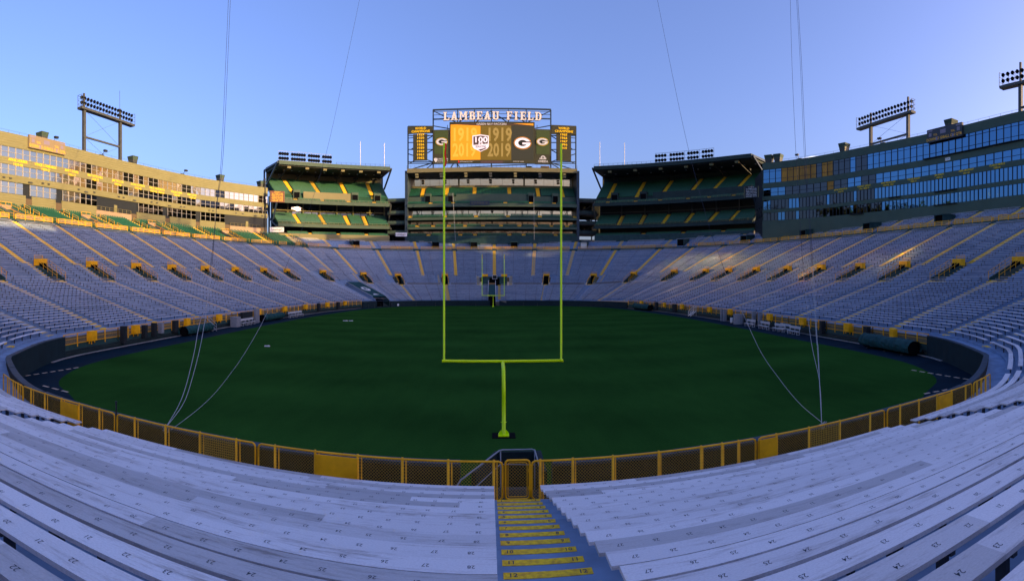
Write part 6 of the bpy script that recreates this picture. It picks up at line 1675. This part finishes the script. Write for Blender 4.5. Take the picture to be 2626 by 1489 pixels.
roll(470, 536, -1.15, .68, 'green tarpaulin roll on the left track, the nearer of two'); roll(671, 721, -1.15, .70, 'green tarpaulin roll on the left track, the farther of two')
roll(1628, 1669, -1.15, .80, 'dark green tarpaulin roll at the far end of the right track'); roll(2219, 2346, -1.2, .78, 'large teal tarpaulin roll on the near right track beside the padded corner')
def steps(px, u, label, m):
    t, p, tn, nr = at_wall(px, u); g = thing('access_stair', label, 'stairs', tuple(p))
    for i in range(4):
        mb = MB(); mb.box(p + nr * (i * .28 - .5) + Vector((0, 0, .22 + i * .22)), tn * .5, nr * .15, (0, 0, .03)); mb.obj('tread', m, g)
    for sg in (-1, 1):
        mb = MB(); a = p + tn * sg * .52; mb.bar(a - nr * .6 + Vector((0, 0, .1)), a + nr * .6 + Vector((0, 0, 1.05)), .06, .14); mb.bar(a - nr * .6 + Vector((0, 0, .95)), a + nr * .6 + Vector((0, 0, 1.95)), .05); mb.bar(a - nr * .6, a - nr * .6 + Vector((0, 0, .95)), .05); mb.bar(a + nr * .6, a + nr * .6 + Vector((0, 0, 1.95)), .05); mb.bar(a - nr * .6 + Vector((0, 0, .52)), a + nr * .6 + Vector((0, 0, 1.5)), .04); mb.obj('handrail', m, g)
steps(541, -1.0, 'pale metal steps with handrails on the left track', M['alu_pipe']); steps(1775, -1.0, 'pale metal steps with handrails on the right track', M['white'])
def team_bench(px, u, L, label):
    t, p, tn, nr = at_wall(px, u); g = thing('team_bench', label, 'bench', tuple(p), 'white team benches on the track')
    mb = MB(); mb.box(p + Vector((0, 0, .46)), tn * L / 2, nr * .19, (0, 0, .04)); mb.obj('seat', M['benchwhite'], g)
    mb = MB(); mb.box(p + nr * .26 + Vector((0, 0, .92)), tn * L / 2, nr * .03, (0, 0, .17)); mb.obj('backrest', M['benchwhite'], g)
    for sg in (-.85, 0, .85):
        a = p + tn * sg * L / 2; mb = MB(); mb.bar(a - nr * .15, a - nr * .15 + Vector((0, 0, .44)), .06); mb.bar(a + nr * .22, a + nr * .28 + Vector((0, 0, 1.0)), .06); mb.bar(a - nr * .2 + Vector((0, 0, .04)), a + nr * .3 + Vector((0, 0, .04)), .06); mb.obj('leg', M['benchwhite'], g)
for px, L, lab in ((632, 3.2, 'white bench nearest the grey cabinet on the left track, the front one'), (643, 3.0, 'white bench on the left track just behind the nearest one'), (752, 3.4, 'white bench far along the left track, the nearer one'), (768, 3.2, 'white bench far along the left track, the farther one')):
    team_bench(px, -1.5, L, lab)
for px, L, u, lab in ((1922, 2.9, -1.9, 'white team bench next to the round grey drum on the right track'), (1958, 2.8, -1.9, 'second white team bench from the round grey drum'), (1996, 3.0, -1.9, 'third white team bench from the round grey drum'), (2010, 2.8, -1.2, 'white team bench tucked behind the third one on the right track'), (2034, 2.8, -1.9, 'white team bench nearest the picture edge on the right track')):
    team_bench(px, u, L, lab)
cabinet(632, -.6, 3.4, .5, 1.0, M['dark'], 'long black bin rack behind the white benches on the left', .9, 'bin_rack', 'rack')
for px, lab in ((656, 'first grey post at the end of the left white benches'), (661, 'second grey post at the end of the left white benches')):
    cabinet(px, -1.0, .45, .45, 2.3, M['greybox'], lab, 0, 'equipment_post', 'post', False)
# small white things on the turf and the far wall
for px, py, w_, lab in ((685, 887.5, .55, 'small white object lying on the turf at left, nearest one'), (886, 822.5, .8, 'small white marker on the turf toward the far left, left one'), (900, 822.5, .7, 'small white marker on the turf toward the far left, right one')):
    p = G(px, py, .05); mb = MB(); mb.b(p.x - w_ / 2, p.x + w_ / 2, p.y - .12, p.y + .12, .02, .12); mb.b(p.x + w_ * .2, p.x + w_ * .35, p.y - .08, p.y + .08, .12, .16); tag(mb.obj('turf_marker', M['white']), lab, 'marker')
t = OUT.col(1021, -.35); mb = MB(); mb.box(OUT.P(t, -.36, .45), OUT.tan(t) * .25, OUT.nor(t) * .03, (0, 0, .28)); mb.box(OUT.P(t, -.395, .45), OUT.tan(t) * .2, OUT.nor(t) * .004, (0, 0, .22)); tag(mb.obj('wall_sign', M['white']), 'small white square sign on the dark far end wall at left', 'sign')
# thin net poles in front of the far wall
for i, px in enumerate((928, 945, 961, 977, 1004, 1067, 1117, 1220, 1343, 1378)):
    t = OUT.col(px, -.6); p = OUT.P(t, -.6, 0); mb = MB(); mb.bar(p, p + Vector((0, 0, 1.0)), .05); mb.box(p + Vector((0, 0, .02)), (.12, 0, 0), (0, .12, 0), (0, 0, .02)); tag(mb.obj('net_stake', M['steel']), 'thin low stake before the far end wall, %s from the left' % ordw(i + 1), 'stake', 'thin stakes before the far end wall')
# small lane of folded cloth on the far wall
t = OUT.col(1288, -.32); mb = MB(); a = OUT.P(t, -.34, 1.5); tn = OUT.tan(t); mb.poly([a + tn * .9, a - tn * 1.1, a - tn * 1.1 - Vector((0, 0, .7))], OUT.nor(t) * -.03); tag(mb.obj('wall_cloth', M['deckgrey']), 'pale triangular cloth folded over the far end wall right of the ramp', 'cloth')
